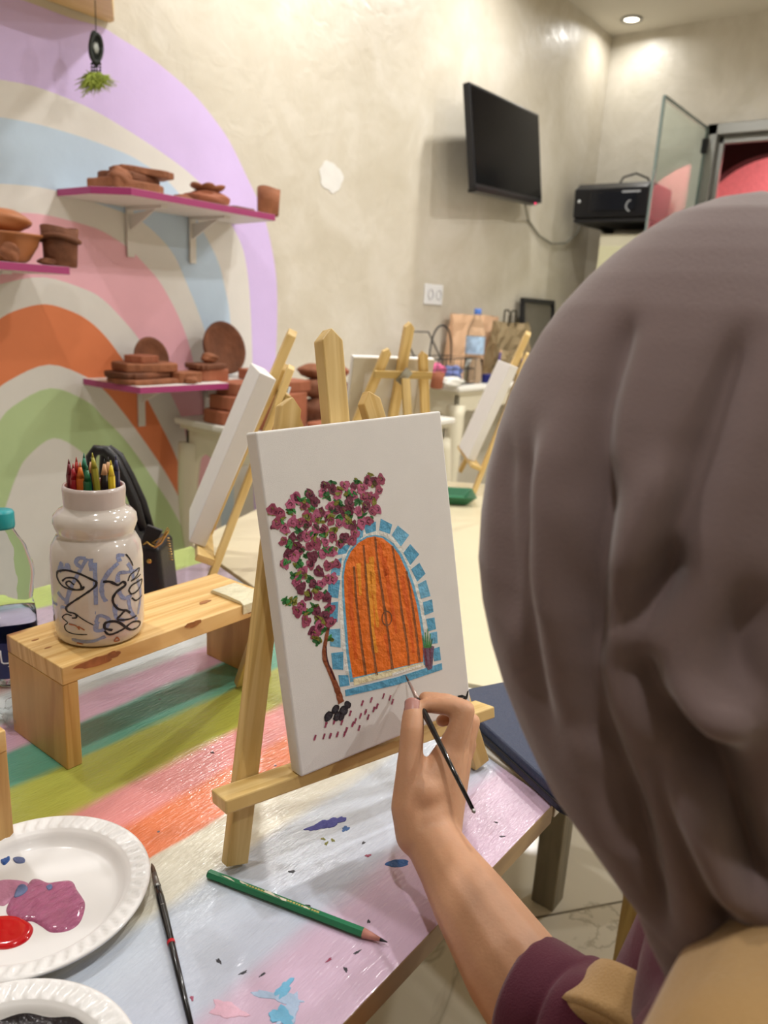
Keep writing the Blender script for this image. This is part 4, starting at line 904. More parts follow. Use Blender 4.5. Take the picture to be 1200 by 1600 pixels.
def xat(px, py, y): return ony(px, py, y)[0]
GRP = 'terracotta pieces'
def clay_slab(x, y, z, w, d, h, rot, label, m_='clay', seed=0, tilt=0, noise=.05, name='clay_slab'):
    rng = random.Random(seed); mb = MB(); n = 9
    R_ = Matrix.Rotation(rot, 3, 'Z') @ Matrix.Rotation(tilt, 3, 'Y')
    ax = [np.array(R_ @ Vector(a)) for a in ((1, 0, 0), (0, 1, 0), (0, 0, 1))]
    pts = []
    for k in range(28):
        t = 2*math.pi*k/28; c, s_ = math.cos(t), math.sin(t); e = .45
        px_ = math.copysign(abs(c)**e, c)*w/2; py_ = math.copysign(abs(s_)**e, s_)*d/2; f = 1+rng.uniform(-noise, noise)
        pts.append((px_*f, py_*f))
    zoff = abs(math.sin(tilt))*w/2
    mb.prism(pts, (x, y, z+zoff), ax[0], ax[1], ax[2], 0, h)
    return tag(mb.build(name, M[m_], bevel=min(h*.3, .006), seg=3), label, 'clay piece', GRP)
def clay_lump(x, y, z, rx, ry, rz, label, m_='clay', seed=0, noise=.12, name='clay_lump'):
    mb = MB(); mb.ell((x, y, z+rz*.93), (rx, ry, rz), n=26, m=16, noise=noise, seed=seed)
    mb.v = [(a, b, max(c, z+.0003)) for a, b, c in mb.v]
    return tag(mb.build(name, M[m_]), label, 'clay piece', GRP)
def clay_cup(x, y, z, r, h, label, m_='clay', flare=1.06, name='clay_cup', rim=0):
    t = [(0, .001), (r*.9, 0), (r*.96, .004), (r, h*.5), (r*flare, h), (r*flare-.006, h), (r*.88, h*.5), (r*.84, .012), (0, .012)]
    mb = MB(); mb.lathe(t, (x, y, z), 28, fn=lambda rr, zz, tt, j: (rr*(1+.02*math.sin(3*tt+zz*40)), zz+(.004*math.sin(2*tt+1) if zz > h*.9 else 0)))
    o = tag(mb.build(name, M[m_]), label, 'clay piece', GRP); return o
# upper shelf
ys = 2.09
def sx(px): return ony(px, 290, ys)[0]
clay_slab(sx(198), ys, ZS1, .20, .15, .030, .1, 'lowest broad clay slab of the pile at the left end of the upper shelf', 'clay', 1, 0, .06)
clay_slab(sx(205), ys+.01, ZS1+.0305, .17, .13, .022, .4, 'middle clay slab of the pile at the left end of the upper shelf', 'clay_dark', 2, 0, .07)
clay_slab(sx(222), ys, ZS1+.053, .17, .11, .020, -.2, 'topmost long clay slab of the pile on the upper shelf', 'clay', 3, 0, .07)
clay_lump(sx(172), ys-.05, ZS1, .035, .03, .030, 'small clay lump at the very left of the upper shelf', 'clay', 4)
clay_lump(sx(272), ys-.04, ZS1, .030, .025, .010, 'flat clay crumb between the two piles on the upper shelf', 'clay', 5)
clay_lump(sx(318), ys-.02, ZS1, .075, .06, .024, 'rounded clay base under the flower shape on the upper shelf', 'clay_red', 6)
mb = MB()
for k in range(6):
    a_ = k*math.pi/3; mb.ell((sx(318)+.035*math.cos(a_), ys-.02+.03*math.sin(a_), ZS1+.055), (.028, .022, .009), (( math.cos(a_), math.sin(a_), .25), (-math.sin(a_), math.cos(a_), 0), (0, 0, 1)), 12, 8)
mb.ell((sx(318), ys-.02, ZS1+.054), (.03, .03, .011), n=14, m=8)
tag(mb.build('clay_flower', M['clay']), 'star shaped clay flower lying on the rounded base on the upper shelf', 'clay piece', GRP)
clay_slab(sx(368), ys-.02, ZS1, .105, .06, .014, .05, 'flat dark clay bar beside the cup on the upper shelf', 'clay_dark', 8)
clay_cup(sx(404), ys-.05, ZS1, .038, .088, 'brown clay cup at the right end of the upper shelf', 'clay', 1.04)
# left shelf
yl = 2.06
def sl_(px): return ony(px, 410, yl)[0]
bx_ = sl_(20)-.012; t = thing('clay_bowl', (bx_, yl, ZS2), 'smooth clay bowl with ledge rim on the left shelf', 'clay piece', GRP)
MB().lathe([(0, 0), (.038, 0), (.052, .010), (.074, .045), (.080, .066), (.088, .069), (.088, .074), (.076, .074), (.066, .045), (0, .03)], (bx_, yl, ZS2), 36).build('bowl_body', M['clay_pot'], t)
clay_lump(bx_-.01, yl, ZS2+.0765, .074, .06, .030, 'rounded clay dome resting upside down on the bowl of the left shelf', 'clay_pot', 11, .07)
clay_cup(sl_(83), yl-.04, ZS2, .044, .100, 'tall brown clay cup with twisted band on the left shelf', 'clay_dark', 1.10)
c_ = np.array([sl_(83), yl-.04, ZS2+.072]); bd_ = MB(); bd_.tube([c_+np.array([.049*math.cos(t), .049*math.sin(t), .006*math.sin(2*t)]) for t in np.linspace(0, 2*math.pi, 25)], .007, 8); bd_.build('twisted_band', M['clay_dark'], bpy.data.objects['clay_cup.001'] if 'clay_cup.001' in bpy.data.objects else None)
clay_lump(sl_(56), yl-.06, ZS2, .026, .022, .010, 'flat dark clay piece between bowl and cup on the left shelf', 'clay_dark', 12)
clay_lump(sl_(-4), yl-.07, ZS2, .022, .02, .026, 'small clay lump in front of the bowl on the left shelf', 'clay', 13)
# lower shelf
yb = 2.09
def sb_(px): return ony(px, 590, yb)[0]
clay_slab(sb_(222), yb-.02, ZS3, .22, .15, .016, .05, 'lowest clay plate of the stack at the left end of the lower shelf', 'clay', 21, 0, .05)
clay_slab(sb_(218), yb, ZS3+.0165, .20, .14, .018, .2, 'second clay plate of the stack on the lower shelf', 'clay_dark', 22, 0, .05)
clay_slab(sb_(226), yb, ZS3+.035, .19, .13, .026, -.1, 'thick clay plate third in the stack on the lower shelf', 'clay', 23, 0, .05)
clay_slab(sb_(222), yb, ZS3+.0615, .09, .08, .022, .3, 'small clay block on top of the stack on the lower shelf', 'clay_red', 24)
mb = MB(); mb.lathe([(0, 0), (.045, 0), (.062, .008), (.066, .018), (.058, .020), (.045, .010), (0, .008)], (sb_(258), yb+.085, ZS3+.066), 26, ax=((1, 0, 0), (0, .26, .97), (0, -.97, .26)))
tag(mb.build('clay_dish', M['clay_dark']), 'round clay dish standing on edge behind the stack on the lower shelf', 'clay piece', GRP)
clay_slab(sb_(272), yb-.06, ZS3, .10, .07, .034, .1, 'clay brick in front of the stack on the lower shelf', 'clay', 25)
clay_lump(sb_(268), yb-.105, ZS3, .022, .016, .012, 'tiny clay crumb at the front edge of the lower shelf', 'clay', 26)
clay_slab(sb_(317), yb-.03, ZS3, .125, .09, .040, 0, 'clay box in the middle of the lower shelf', 'clay_red', 27)
clay_slab(sb_(313), yb-.03, ZS3+.0405, .135, .10, .016, .15, 'dark clay lid resting on the box of the lower shelf', 'clay_dark', 28, 0, .08)
clay_lump(sb_(318), yb-.03, ZS3+.057, .03, .025, .018, 'knob shaped clay lump on the dark lid of the lower shelf', 'clay', 29)
mb = MB(); mb.lathe([(0, 0), (.065, 0), (.088, .012), (.094, .026), (.086, .028), (.07, .014), (0, .010)], (sb_(368), yb+.080, ZS3+.094), 30, ax=((1, 0, 0), (0, .26, .97), (0, -.97, .26)))
tag(mb.build('clay_dish', M['clay_dark']), 'large round clay dish leaning on the wall at the right of the lower shelf', 'clay piece', GRP)
clay_slab(sb_(378), yb-.05, ZS3, .085, .06, .036, 0, 'clay brick in front of the large dish on the lower shelf', 'clay_red', 30)

# ------------------------------------------------------------------ console tables
def console(x0, x1, y0, y1, ztop, label):
    t = thing('console_table', ((x0+x1)/2, (y0+y1)/2, 0), label, 'console table', 'white console tables')
    tb = MB(); tb.box(((x0+x1)/2, (y0+y1)/2, ztop-.011), (x1-x0, y1-y0, .022)); tb.build('table_top', M['white_paint'], t, bevel=.007, seg=3)
    mb = MB(); mb.box(((x0+x1)/2, (y0+y1)/2, ztop-.030), (x1-x0-.03, y1-y0-.03, .016)); mb.build('moulding', M['cream_paint'], t, bevel=.004)
    def apron(o, d, L, n_):
        N_ = 60; pts = [(0, 0), (L, 0)]
        for k in range(N_+1):
            s_ = 1-k/N_; e = min(s_, 1-s_)*L
            drop = .075+.050*max(0, 1-e/.14)+.016*math.sin(e*52)*math.exp(-e*3)+(.028*max(0, 1-abs(s_-.5)*L/.10))
            pts.append((s_*L, -drop))
        a = MB(); a.prism(pts[::-1], o, d, (0, 0, 1), n_, 0, .018); a.build('apron', M['cream_paint'], t, bevel=.003)
    m_ = .03; za = ztop-.038
    apron((x0+m_, y0+m_, za), (1, 0, 0), x1-x0-2*m_, (0, 1, 0)); apron((x0+m_, y1-m_, za), (1, 0, 0), x1-x0-2*m_, (0, -1, 0))
    apron((x0+m_, y0+m_, za), (0, 1, 0), y1-y0-2*m_, (1, 0, 0)); apron((x1-m_, y0+m_, za), (0, 1, 0), y1-y0-2*m_, (-1, 0, 0))
    for cx, sxn in ((x0+m_+.012, -1), (x1-m_-.012, 1)):
        for cy, syn in ((y0+m_+.012, -1), (y1-m_-.012, 1)):
            hh = ztop-.09; pts = []; rs = []
            for k in range(15):
                f = k/14; bow = .034*math.sin(f*math.pi*1.25+.2)-.012
                bow = .030*math.sin(math.pi*min(1, f*1.5))*(1 if f < .67 else 1)-.030*max(0, f-.55)/.45*math.sin(math.pi*(f-.55)/.9)
                pts.append((cx+sxn*bow*.55, cy+syn*bow*.55 if syn < 0 else cy, hh*(1-f)+.0)); rs.append(.043-.026*min(1, f*1.25)+.012*max(0, (f-.88)/.12))
            lg = MB(); lg.tube(pts[::-1], rs[::-1], 12); lg.build('leg', M['cream_paint'], t)
    return t
ZC1, ZC2 = H-.40, H-.33
console(1.63, 2.56, 1.62, 2.19, ZC1, 'white console table with clay pieces under the lower shelf')
console(3.02, 4.25, 1.90, 2.23, ZC2, 'white console table with bags and a water bottle beyond the easels')
def c1(px, py, y=1.85): q = onz(px, py, ZC1); return q
# clay on the left console
for k, (px, py, w, d, h, rot, lb_) in enumerate([(352, 664, .17, .13, .046, .05, 'lowest terracotta brick of the neat stack on the white console'), (358, 664, .16, .12, .048, .1, 'middle terracotta brick of the neat stack on the white console'), (363, 664, .13, .11, .044, 0, 'top terracotta brick of the neat stack on the white console')]):
    q = onz(px, py, ZC1); q[1] += .04
    clay_slab(q[0]+.06, q[1], ZC1+.0475*k+.0003, w, d, h, rot, lb_, 'clay_red', 40+k, 0, .02)
q = onz(432, 682, ZC1)
clay_slab(1.77, 1.80, ZC1, .17, .13, .125, .3, 'big terracotta block standing right of the neat brick stack on the console', 'clay_red', 44, 0, .02)
clay_slab(1.79, 1.80, ZC1+.1255, .15, .11, .035, .1, 'flat terracotta slab on the big block of the console', 'clay_red', 45, 0, .05)
for k, (x, y, z, a_, b_, c_, lb_, mm) in enumerate([
    (1.945, 1.81, 0, .072, .06, .048, 'wide rough clay lump at the bottom of the heap on the console', 'clay_dark'), (2.085, 1.84, 0, .060, .06, .042, 'clay lump at the right foot of the heap on the console', 'clay'),
    (1.955, 1.83, .089, .062, .055, .036, 'dark clay lump in the middle of the heap on the console', 'clay_dark'), (2.085, 1.85, .078, .058, .055, .038, 'rounded clay lump halfway up the heap on the console', 'clay_dark'),
    (1.97, 1.85, .155, .058, .05, .026, 'clay lump at the upper left of the heap on the console', 'clay'), (2.09, 1.86, .148, .054, .05, .028, 'long clay lump on top of the heap on the console', 'clay_red')]):
    clay_lump(x, y, ZC1+z, a_, b_, c_, lb_, mm, 60+k, .07)
clay_slab(1.93, 1.69, ZC1, .26, .09, .030, .02, 'thin terracotta board lying in front of the heap on the console', 'clay_red', 70, 0, .02)
clay_slab(2.25, 1.72, ZC1, .20, .12, .022, .1, 'flat terracotta tile at the right end of the console', 'clay_red', 71, 0, .02)

# things on the right console, placed from where they stand
def c2(px, py, y=2.08): return ony(px, py, y)
def c2b(px, y=2.08): q = ony(px, 590, y); return np.array([q[0], y, ZC2])
S2 = .0034
# tall bottle
wb_ = c2b(738, 2.02); t = thing('water_bottle', wb_, 'tall clear water bottle with blue cap on the white console', 'bottle')
hb_ = .355; sc_ = hb_/.335
pr = [(0, .004), (.030, .001), (.042, .006), (.044, .02), (.043, .06), (.044, .10), (.0425, .14), (.044, .18), (.042, .225), (.036, .255), (.024, .285), (.0150, .300), (.0140, .318)]
MB().lathe([(r*sc_, z*sc_) for r, z in pr], wb_, 32, fn=lambda r, z, tt, j: (r*(1+.012*math.sin(z*220)), z)).build('bottle_shell', M['pet'], t)
MB().lathe([(0, .006), (.040*sc_, .008), (.042*sc_, .02), (.0405*sc_, .12), (0, .12)], wb_, 28).build('water', M['water'], t)
MB().lathe([(.0447*sc_, .135*sc_), (.0447*sc_, .215*sc_)], wb_, 32).build('label_band', mat('pale_blue_label', '#a9c4e6', .4, var=.35, vscale=30), t)
MB().lathe([(0, .340*sc_), (.0155*sc_, .340*sc_), (.0165*sc_, .337*sc_), (.0165*sc_, .316*sc_), (.0145*sc_, .314*sc_)], wb_, 24).build('screw_cap', mat('blue_cap', '#5a86dd', .4), t)
# paper bags
def paper_bag(name, px0, px1, pytop, y, dep_, mt, label, lean=0, handles=None, crease=.012, seed=0):
    a_, b_ = ony(px0, 545, y), ony(px1, 545, y); zt = ony((px0+px1)/2, pytop, y)[2]
    t = thing(name, ((a_[0]+b_[0])/2, y, ZC2), label, 'paper bag')
    rng = random.Random(seed); w = b_[0]-a_[0]; N1, N2 = 10, 8; vs = []
    for j in range(N2+1):
        f = j/N2; z = ZC2+(zt-ZC2)*f; dd_ = dep_*(1-.75*f**2.2)
        ring_ = []
        for k in range(N1+1): ring_.append((a_[0]+w*k/N1, y-dd_/2))
        for k in range(1, 4): ring_.append((b_[0], y-dd_/2+dd_*k/4))
        for k in range(N1+1): ring_.append((b_[0]-w*k/N1, y+dd_/2))
        for k in range(1, 4): ring_.append((a_[0], y+dd_/2-dd_*k/4))
        for x_, y_ in ring_: c_ = crease*(0 if j == 0 else 1); vs.append((x_+rng.uniform(-c_, c_)*.6+lean*f, y_+rng.uniform(-c_, c_), z+(rng.uniform(-c_, c_)*.5 if j else 0)))
    n = len(vs)//(N2+1)
    fs = [[j*n+k, j*n+(k+1) % n, (j+1)*n+(k+1) % n, (j+1)*n+k] for j in range(N2) for k in range(n)]+[list(range(n))[::-1]]
    mb = MB(); mb.add(vs, fs, 0, False); mb.build('bag_body', M[mt], t)
    if handles:
        for dy in (-.015, .015):
            cx = (a_[0]+b_[0])/2+lean-.02; h_ = MB(); h_.tube([(cx-.045, y+dy, zt-.02), (cx-.046, y+dy, zt+.03), (cx-.03, y+dy*1.6, zt+.06), (cx+.01, y+dy*1.6, zt+.062), (cx+.03, y+dy, zt+.035), (cx+.032, y+dy, zt-.02)], .005, 8)
            h_.build('handle', mat('dark_cord', '#3a3324', .8), t)
    return t
paper_bag('paper_bag', 702, 772, 492, 2.195, .06, 'peach_paper', 'peach coloured paper bag behind the tall water bottle', .0, None, .008, 1)
paper_bag('paper_bag', 768, 820, 503, 2.095, .085, 'kraft', 'olive brown paper carrier bag with dark handles on the console', .01, True, .012, 2)
paper_bag('paper_bag', 778, 812, 548, 2.0, .05, 'kraft', 'small crumpled brown paper bag in front of the carrier bag', .0, None, .014, 3)
bxn = c2b(765, 1.975); MB_ = MB().box(bxn+np.array([0, 0, .022]), (.075, .05, .044)); tag(MB_.build('box', mat('navy_box', '#262a72', .5), bevel=.003), 'small navy box at the front of the right console', 'box')
vp = c2b(774, 1.965); hexpencil(vp+np.array([.015, -.0, .0455]), ony(783, 545, 1.98), .006, mat('violet_lacquer', '#4a357f', .35), M['p_coal2'], PW, 'violet_pencil', 'thick violet pencil standing by the small brown paper bag', 'pencil', None, .02)
q = c2b(812, 1.955); MB_ = MB().box(q+np.array([.04, 0, .06]), (.03, .03, .12)); tag(MB_.build('glue_bottle', mat('cobalt_plastic', '#3c4fae', .4), bevel=.008), 'cobalt blue bottle almost hidden by the headscarf', 'bottle')
# dark framed picture leaning on the wall
fa, fb_ = ony(816, 465, 2.20), ony(866, 465, 2.20)
pf = thing('picture_frame', ((fa[0]+fb_[0])/2, 2.2, ZC2), 'dark framed picture leaning on the wall behind the paper bags', 'picture frame')
w_, h_ = fb_[0]-fa[0], fa[2]-ZC2; tl = nz([0, .10, 1]); fo = np.array([fa[0], 2.17, ZC2+.001]); nn_ = np.cross([1, 0, 0], tl)
f1 = MB()
for poly in ([(0, 0), (w_, 0), (w_, .025), (0, .025)], [(0, h_-.025), (w_, h_-.025), (w_, h_), (0, h_)], [(0, .025), (.025, .025), (.025, h_-.025), (0, h_-.025)], [(w_-.025, .025), (w_, .025), (w_, h_-.025), (w_-.025, h_-.025)]): f1.prism(poly, fo, (1, 0, 0), tl, nn_, -.0, .022)
f1.build('frame', M['black_matte'], pf)
MB().prism([(.02, .02), (w_-.02, .02), (w_-.02, h_-.02), (.02, h_-.02)], fo, (1, 0, 0), tl, nn_, .002, .010).build('picture', mat('grey_print', '#5f5a50', .5, var=.08), pf)
# wire basket with bright trimmings
ka, kb_ = ony(622, 560, 2.06), ony(722, 560, 2.06); kz = [ZC2+.004, ZC2+.075, ZC2+.125]
bk = thing('wire_basket', ((ka[0]+kb_[0])/2, 2.06, ZC2), 'dark wire basket with tall wire handles holding pink and blue trimmings', 'basket')
wr = MB(); xa, xb = ka[0], kb_[0]; ya, yb_ = 1.98, 2.15
for z in kz: wr.tube([(xa, ya, z), (xb, ya, z), (xb, yb_, z), (xa, yb_, z), (xa, ya, z)], .0028, 6)
for k in range(9):
    x = xa+(xb-xa)*k/8; wr.tube([(x, ya, kz[2]), (x, ya, kz[0]), (x, yb_, kz[0]), (x, yb_, kz[2])], .002, 6)
wr.build('wire_frame', M['black_matte'], bk)
g1 = MB(); zt = ony(640, 518, 2.06)[2]; x1_, x2_ = ony(628, 540, 2.06)[0], ony(668, 540, 2.06)[0]; g1.tube([(x1_, ya, kz[2]), (x1_, 2.06, zt), (x2_, 2.06, zt), (x2_, ya, kz[2])], .0035, 6); g1.build('handle', M['black_matte'], bk)
g2 = MB(); x1_, x2_ = ony(672, 540, 2.06)[0], ony(706, 540, 2.06)[0]; zt = ony(690, 508, 2.06)[2]
g2.tube([((x1_+x2_)/2-(x2_-x1_)/2*math.cos(t), 2.06, kz[1]+(zt-kz[1])*math.sin(t)**.6) for t in np.linspace(0.02, math.pi-.02, 15)], .0045, 6); g2.build('handle', M['black_matte'], bk)
for k, (px, col, rx, rz, y_, lb_) in enumerate([(680, '#e06f98', .062, .045, 2.06, 'bright pink bundle in the middle of the wire basket'), (655, '#8f97c8', .055, .036, 2.06, 'lavender bundle at the left of the wire basket'), (708, '#7382b8', .045, .036, 2.06, 'blue bundle at the right of the wire basket')]):
    q = ony(px, 560, y_); mb = MB(); mb.ell((q[0], y_, ZC2+.010+rz), (rx, .055, rz), n=26, m=18, noise=.16, seed=80+k); tag(mb.build('yarn_bundle', mat('yarn_%d' % k, col, .8, var=.3, vscale=45, bump=.8, bscale=60)), lb_, 'yarn', 'bundles in the wire basket')
oc = c2b(683, 1.935); clay_cup(oc[0], 1.935, ZC2, .030, .07, 'small orange clay cup in front of the wire basket', 'clay_red', 1.15, 'clay_cup')
pp_ = c2b(706, 1.945); mb = MB(); mb.ell(pp_+np.array([0, 0, .022]), (.085, .035, .025), n=22, m=12, noise=.2, seed=5); mb.v = [(a, b_, max(c, ZC2+.0003)) for a, b_, c in mb.v]; tag(mb.build('paper_wad', mat('tissue_paper', '#e4e2da', .8, var=.12, vscale=14, bump=.5, bscale=25)), 'crumpled white tissue paper by the tall water bottle', 'paper')

# ------------------------------------------------------------------ wall fittings
# television on a swivel arm
T_L = cp(743, 135, 3.45); T_R = cp(849, 185, 4.12); B_L = cp(733, 288, 3.45); B_R = cp(840, 313, 4.12)
tx = nz((T_R-T_L)+(B_R-B_L)); ty = nz((T_L-B_L)+(T_R-B_R)); ty = nz(ty-tx*(ty @ tx)); tn = np.cross(tx, ty)
if tn @ (CAM-T_L) < 0: tn = -tn
tc_ = (T_L+T_R+B_L+B_R)/4; tw = (np.linalg.norm(T_R-T_L)+np.linalg.norm(B_R-B_L))/2; thh = (np.linalg.norm(T_L-B_L)+np.linalg.norm(T_R-B_R))/2
tv = thing('television', tc_, 'black flat television tilted out from the wall on an arm', 'television')
MB().prism([(-tw/2, -thh/2), (tw/2, -thh/2), (tw/2, thh/2), (-tw/2, thh/2)], tc_, tx, ty, tn, -.035, 0).build('tv_casing', M['black'], tv, bevel=.004)
MB().prism([(-tw/2+.012, -thh/2+.022), (tw/2-.012, -thh/2+.022), (tw/2-.012, thh/2-.012), (-tw/2+.012, thh/2-.012)], tc_, tx, ty, tn, 0, .0012).build('screen', M['screen'], tv)
bb = MB(); bb.prism([(-tw/2+.02, -thh/2-.012), (tw/2-.05, -thh/2-.012), (tw/2-.05, -thh/2+.006), (-tw/2+.02, -thh/2+.006)], tc_, tx, ty, tn, -.05, -.004); bb.build('lower_housing', M['black'], tv, bevel=.004)
ab = MB(); back = tc_-tn*.03; wpt = np.array([tc_[0]+.08, WY-.003, tc_[2]-.02]); ab.box(wpt+np.array([0, -.01, 0]), (.12, .02, .20)); ab.bar(back, wpt, .05, .04, (0, 0, 1)); ab.box(back-tn*.012, (.2, .02, .2), (tx, tn, ty)); ab.build('wall_arm', M['black_matte'], tv, bevel=.003)
rl = MB(); q = tc_+tx*(tw/2-.10)-ty*(thh/2+.010)+tn*.001; rl.ell(q, (.008, .004, .004), (tx, ty, tn), 10, 6); rl.build('standby_light', mat('standby', '#e0406a', .4, emit='#ff3a70', est=2), tv)
cb = MB(); cpts = [tc_-ty*(thh/2+.022)+tx*(tw*.30)-tn*.03]+[ony(px, py, WY-.012) for px, py in ((826, 345), (842, 368), (862, 381), (884, 380), (900, 366), (908, 350), (914, 343))]
cb.tube(cpts, .0065, 8); tag(cb.build('tv_cable', mat('grey_cable', '#8a8678', .5)), 'grey cable hanging from the television to the printer', 'cable')
# printer on a narrow shelf
PX0 = 4.55; p0, p1 = onx(893, 340, PX0), onx(1008, 338, PX0); pz0 = (p0[2]+p1[2])/2; pz1 = (onx(893, 285, PX0)[2]+onx(1012, 283, PX0)[2])/2
ps = thing('printer_shelf', (4.8, (p0[1]+p1[1])/2, pz0-.02), 'black wall shelf under the printer', 'wall shelf')
MB().box(((PX0+.03+BX-.003)/2, (p0[1]+p1[1])/2, pz0-.012), (BX-.003-PX0-.03, p0[1]-p1[1], .022)).build('shelf_board', M['black_matte'], ps, bevel=.002)
for y_ in (p1[1]+.08, p0[1]-.08): bb = MB(); bb.prism([(BX-.004, pz0-.075), (BX-.004, pz0-.0235), (BX-.28, pz0-.0235)], (0, y_, 0), (1, 0, 0), (0, 0, 1), (0, 1, 0), -.008, .008); bb.build('bracket', M['black_matte'], ps)
pn = thing('printer', (4.75, (p0[1]+p1[1])/2, pz0), 'black inkjet printer on the wall shelf in the corner', 'printer')
ym = (p0[1]+p1[1])/2; pw = p0[1]-p1[1]; ph = pz1-pz0
MB().prism([(PX0+.012, .001), (4.93, .001), (4.93, ph-.01), (4.90, ph), (PX0+.05, ph), (PX0, ph-.035)], (0, ym, pz0), (1, 0, 0), (0, 0, 1), (0, 1, 0), -pw/2, pw/2).build('printer_body', M['black'], pn, bevel=.010, seg=3)
bb = MB(); bb.box((PX0+.003, ym-.02, pz0+ph*.45), (.008, pw*.62, ph*.55)); bb.build('front_panel', mat('glossy_black', '#1e1f24', .12), pn, bevel=.003)
bb = MB(); bb.box((PX0+.002, ym-pw*.28, pz0+ph*.70), (.008, pw*.24, .010)); bb.build('silver_strip', mat('silver_print', '#a9abb0', .4), pn)
bb = MB(); bb.tube([(PX0-.002, ym-pw*.30+.03*math.cos(a), pz0+ph*.30+.03*math.sin(a)) for a in np.linspace(-1.4, 1.4, 9)], .004, 6); bb.build('curved_mark', mat('silver_print2', '#b5b7bc', .4), pn)
bb = MB(); bb.lathe([(0, .004), (.008, .004), (.009, 0)], (PX0+.004, ym+pw*.42, pz0+ph*.48), 16, ax=((0, 1, 0), (0, 0, 1), (-1, 0, 0))); bb.build('power_button', mat('white_button', '#dfe3e6', .4), pn)
bb = MB(); bb.tube([(4.70, ym+.02, pz1-.003), (4.72, ym, pz1+.05), (4.76, ym-.06, pz1+.075), (4.80, ym-.12, pz1+.05), (4.82, ym-.15, pz1-.003)], .006, 8); bb.build('power_cord', M['black_matte'], pn)
# cream cupboard under it
cy0, cy1 = 1.62, onx(938, 366, 4.66)[1]; zc = onx(945, 366, 4.66)[2]
cc_ = thing('cupboard', (4.84, (cy0+cy1)/2, 0), 'pale cream cupboard standing under the printer', 'cupboard')
MB().box(((4.66+BX-.004)/2, (cy0+cy1)/2, zc/2), (BX-.004-4.66, cy1-cy0, zc)).build('carcass', M['cream_paint'], cc_, bevel=.004)
bb = MB(); bb.box((4.652, (cy0+cy1)/2, zc/2-.02), (.016, cy1-cy0-.02, zc-.10)); bb.build('cupboard_door', mat('pale_lemon', '#e0dcb8', .4), cc_, bevel=.003)
# double socket
s0, s1 = ony(661, 448, WY), ony(690, 472, WY); sc0 = (s0+s1)/2; sw, sh_ = .155, .098
so = thing('wall_socket', (sc0[0], WY, sc0[2]), 'white double wall socket above the console', 'socket')
MB().box((sc0[0], WY-.006, sc0[2]), (sw, .011, sh_)).build('socket_plate', mat('socket_white', '#e9e9ea', .35), so, bevel=.004)
for dx in (-.036, .036):
    bb = MB(); bb.lathe([(.0, -.0005), (.021, -.0005), (.024, .003), (.022, .0035)], (sc0[0]+dx, WY-.0115, sc0[2]), 24, ax=((1, 0, 0), (0, 0, 1), (0, -1, 0))); bb.build('socket_well', mat('socket_grey', '#a9a6ab', .5), so)
# wooden wall crate at the top with the dream catcher
wq = ony(158, 30, WY-.01); xr = ony(173, 26, WY-.01)[0]
zbx = wq[2]
cr_ = thing('wooden_crate', ((.55+xr)/2, 2.1, zbx), 'pale wooden crate hung high on the wall at the top left', 'crate')
mb = MB()
cq = onz(175, -6, zbx); pl = [(.62, cq[1]-.012), (cq[0]-.03, cq[1]-.012), (cq[0], cq[1]), (xr-.002, WY-.03), (xr, WY-.004), (.62, WY-.004)]
mb.prism(pl, (0, 0, zbx), (1, 0, 0), (0, 1, 0), (0, 0, 1), 0, .014); mb.build('crate_bottom', M['pine'], cr_, bevel=.001)
for k in range(3):
    mb = MB(); zz_ = zbx+.016+k*.085
    mb.prism(pl[:5]+[(xr-.016, WY-.004), (cq[0]-.016, cq[1]+.012), (cq[0]-.036, cq[1]+.004), (.62, cq[1]+.004)], (0, 0, zz_), (1, 0, 0), (0, 1, 0), (0, 0, 1), 0, .078); mb.build('slat', M['pine'], cr_, bevel=.001)
dq = ony(151, 78, 2.12); sD = .0023
dc = thing('dream_catcher', (dq[0], 2.12, zbx), 'small dark dream catcher with green feathers hanging from the crate', 'dream catcher')
def dpt(px, py): return ony(px, py, 2.12)
mb = MB(); mb.tube([np.array([dpt(150, 40)[0], 2.12, zbx+.001]), dpt(150, 55)], .0012, 6); mb.build('cord', M['black_matte'], dc)
mb = MB(); ring2 = [dpt(150+9*math.cos(t), 75+22*math.sin(t)) for t in np.linspace(0, 2*math.pi, 25)]; mb.tube(ring2, .0055, 8)
for k in range(8):
    t = k*math.pi/4; mb.tube([dpt(150+8.5*math.cos(t), 75+21*math.sin(t)), dpt(150+3.5*math.cos(t+.6), 75+9*math.sin(t+.6))], .0013, 5)
mb.tube([dpt(150+3.5*math.cos(t), 75+9*math.sin(t)) for t in np.linspace(0, 2*math.pi, 17)], .002, 6)
mb.ell(dpt(150, 76)+np.array([0, .004, 0]), (.0185, .0025, .046), n=18, m=12)
mb.build('hoop', mat('dark_green_thread', '#2d322f', .8), dc)
mb = MB(); mb.ell(dpt(150, 75), (.010, .003, .016), n=12, m=8); mb.tube([dpt(148, 68), dpt(152, 70), dpt(150, 76), dpt(152, 82)], .003, 6); mb.build('centre_charm', mat('pewter', '#9a9d98', .4, .5), dc)
mb = MB()
for px in (143, 147, 151, 156):
    mb.tube([dpt(px+1, 95), dpt(px, 116)], .001, 5)
    for k in range(3): mb.ell(dpt(px+.5, 100+k*5), (.0035,)*3, n=8, m=6)
mb.build('beaded_strings', M['black_matte'], dc)
mb = MB(); rng = random.Random(3)
for k in range(420):
    p = dpt(149+rng.uniform(-10, 10), 112+rng.uniform(0, 14)); e_ = dpt(149+rng.gauss(0, 11), 124+rng.gauss(8, 8)); dy = rng.uniform(-.03, .03)
    mb.tube([p, (p+e_)/2+np.array([rng.uniform(-.008, .008), dy*.6, 0]), e_+np.array([0, dy, 0])], [.0012, .0016, .0003], 4)
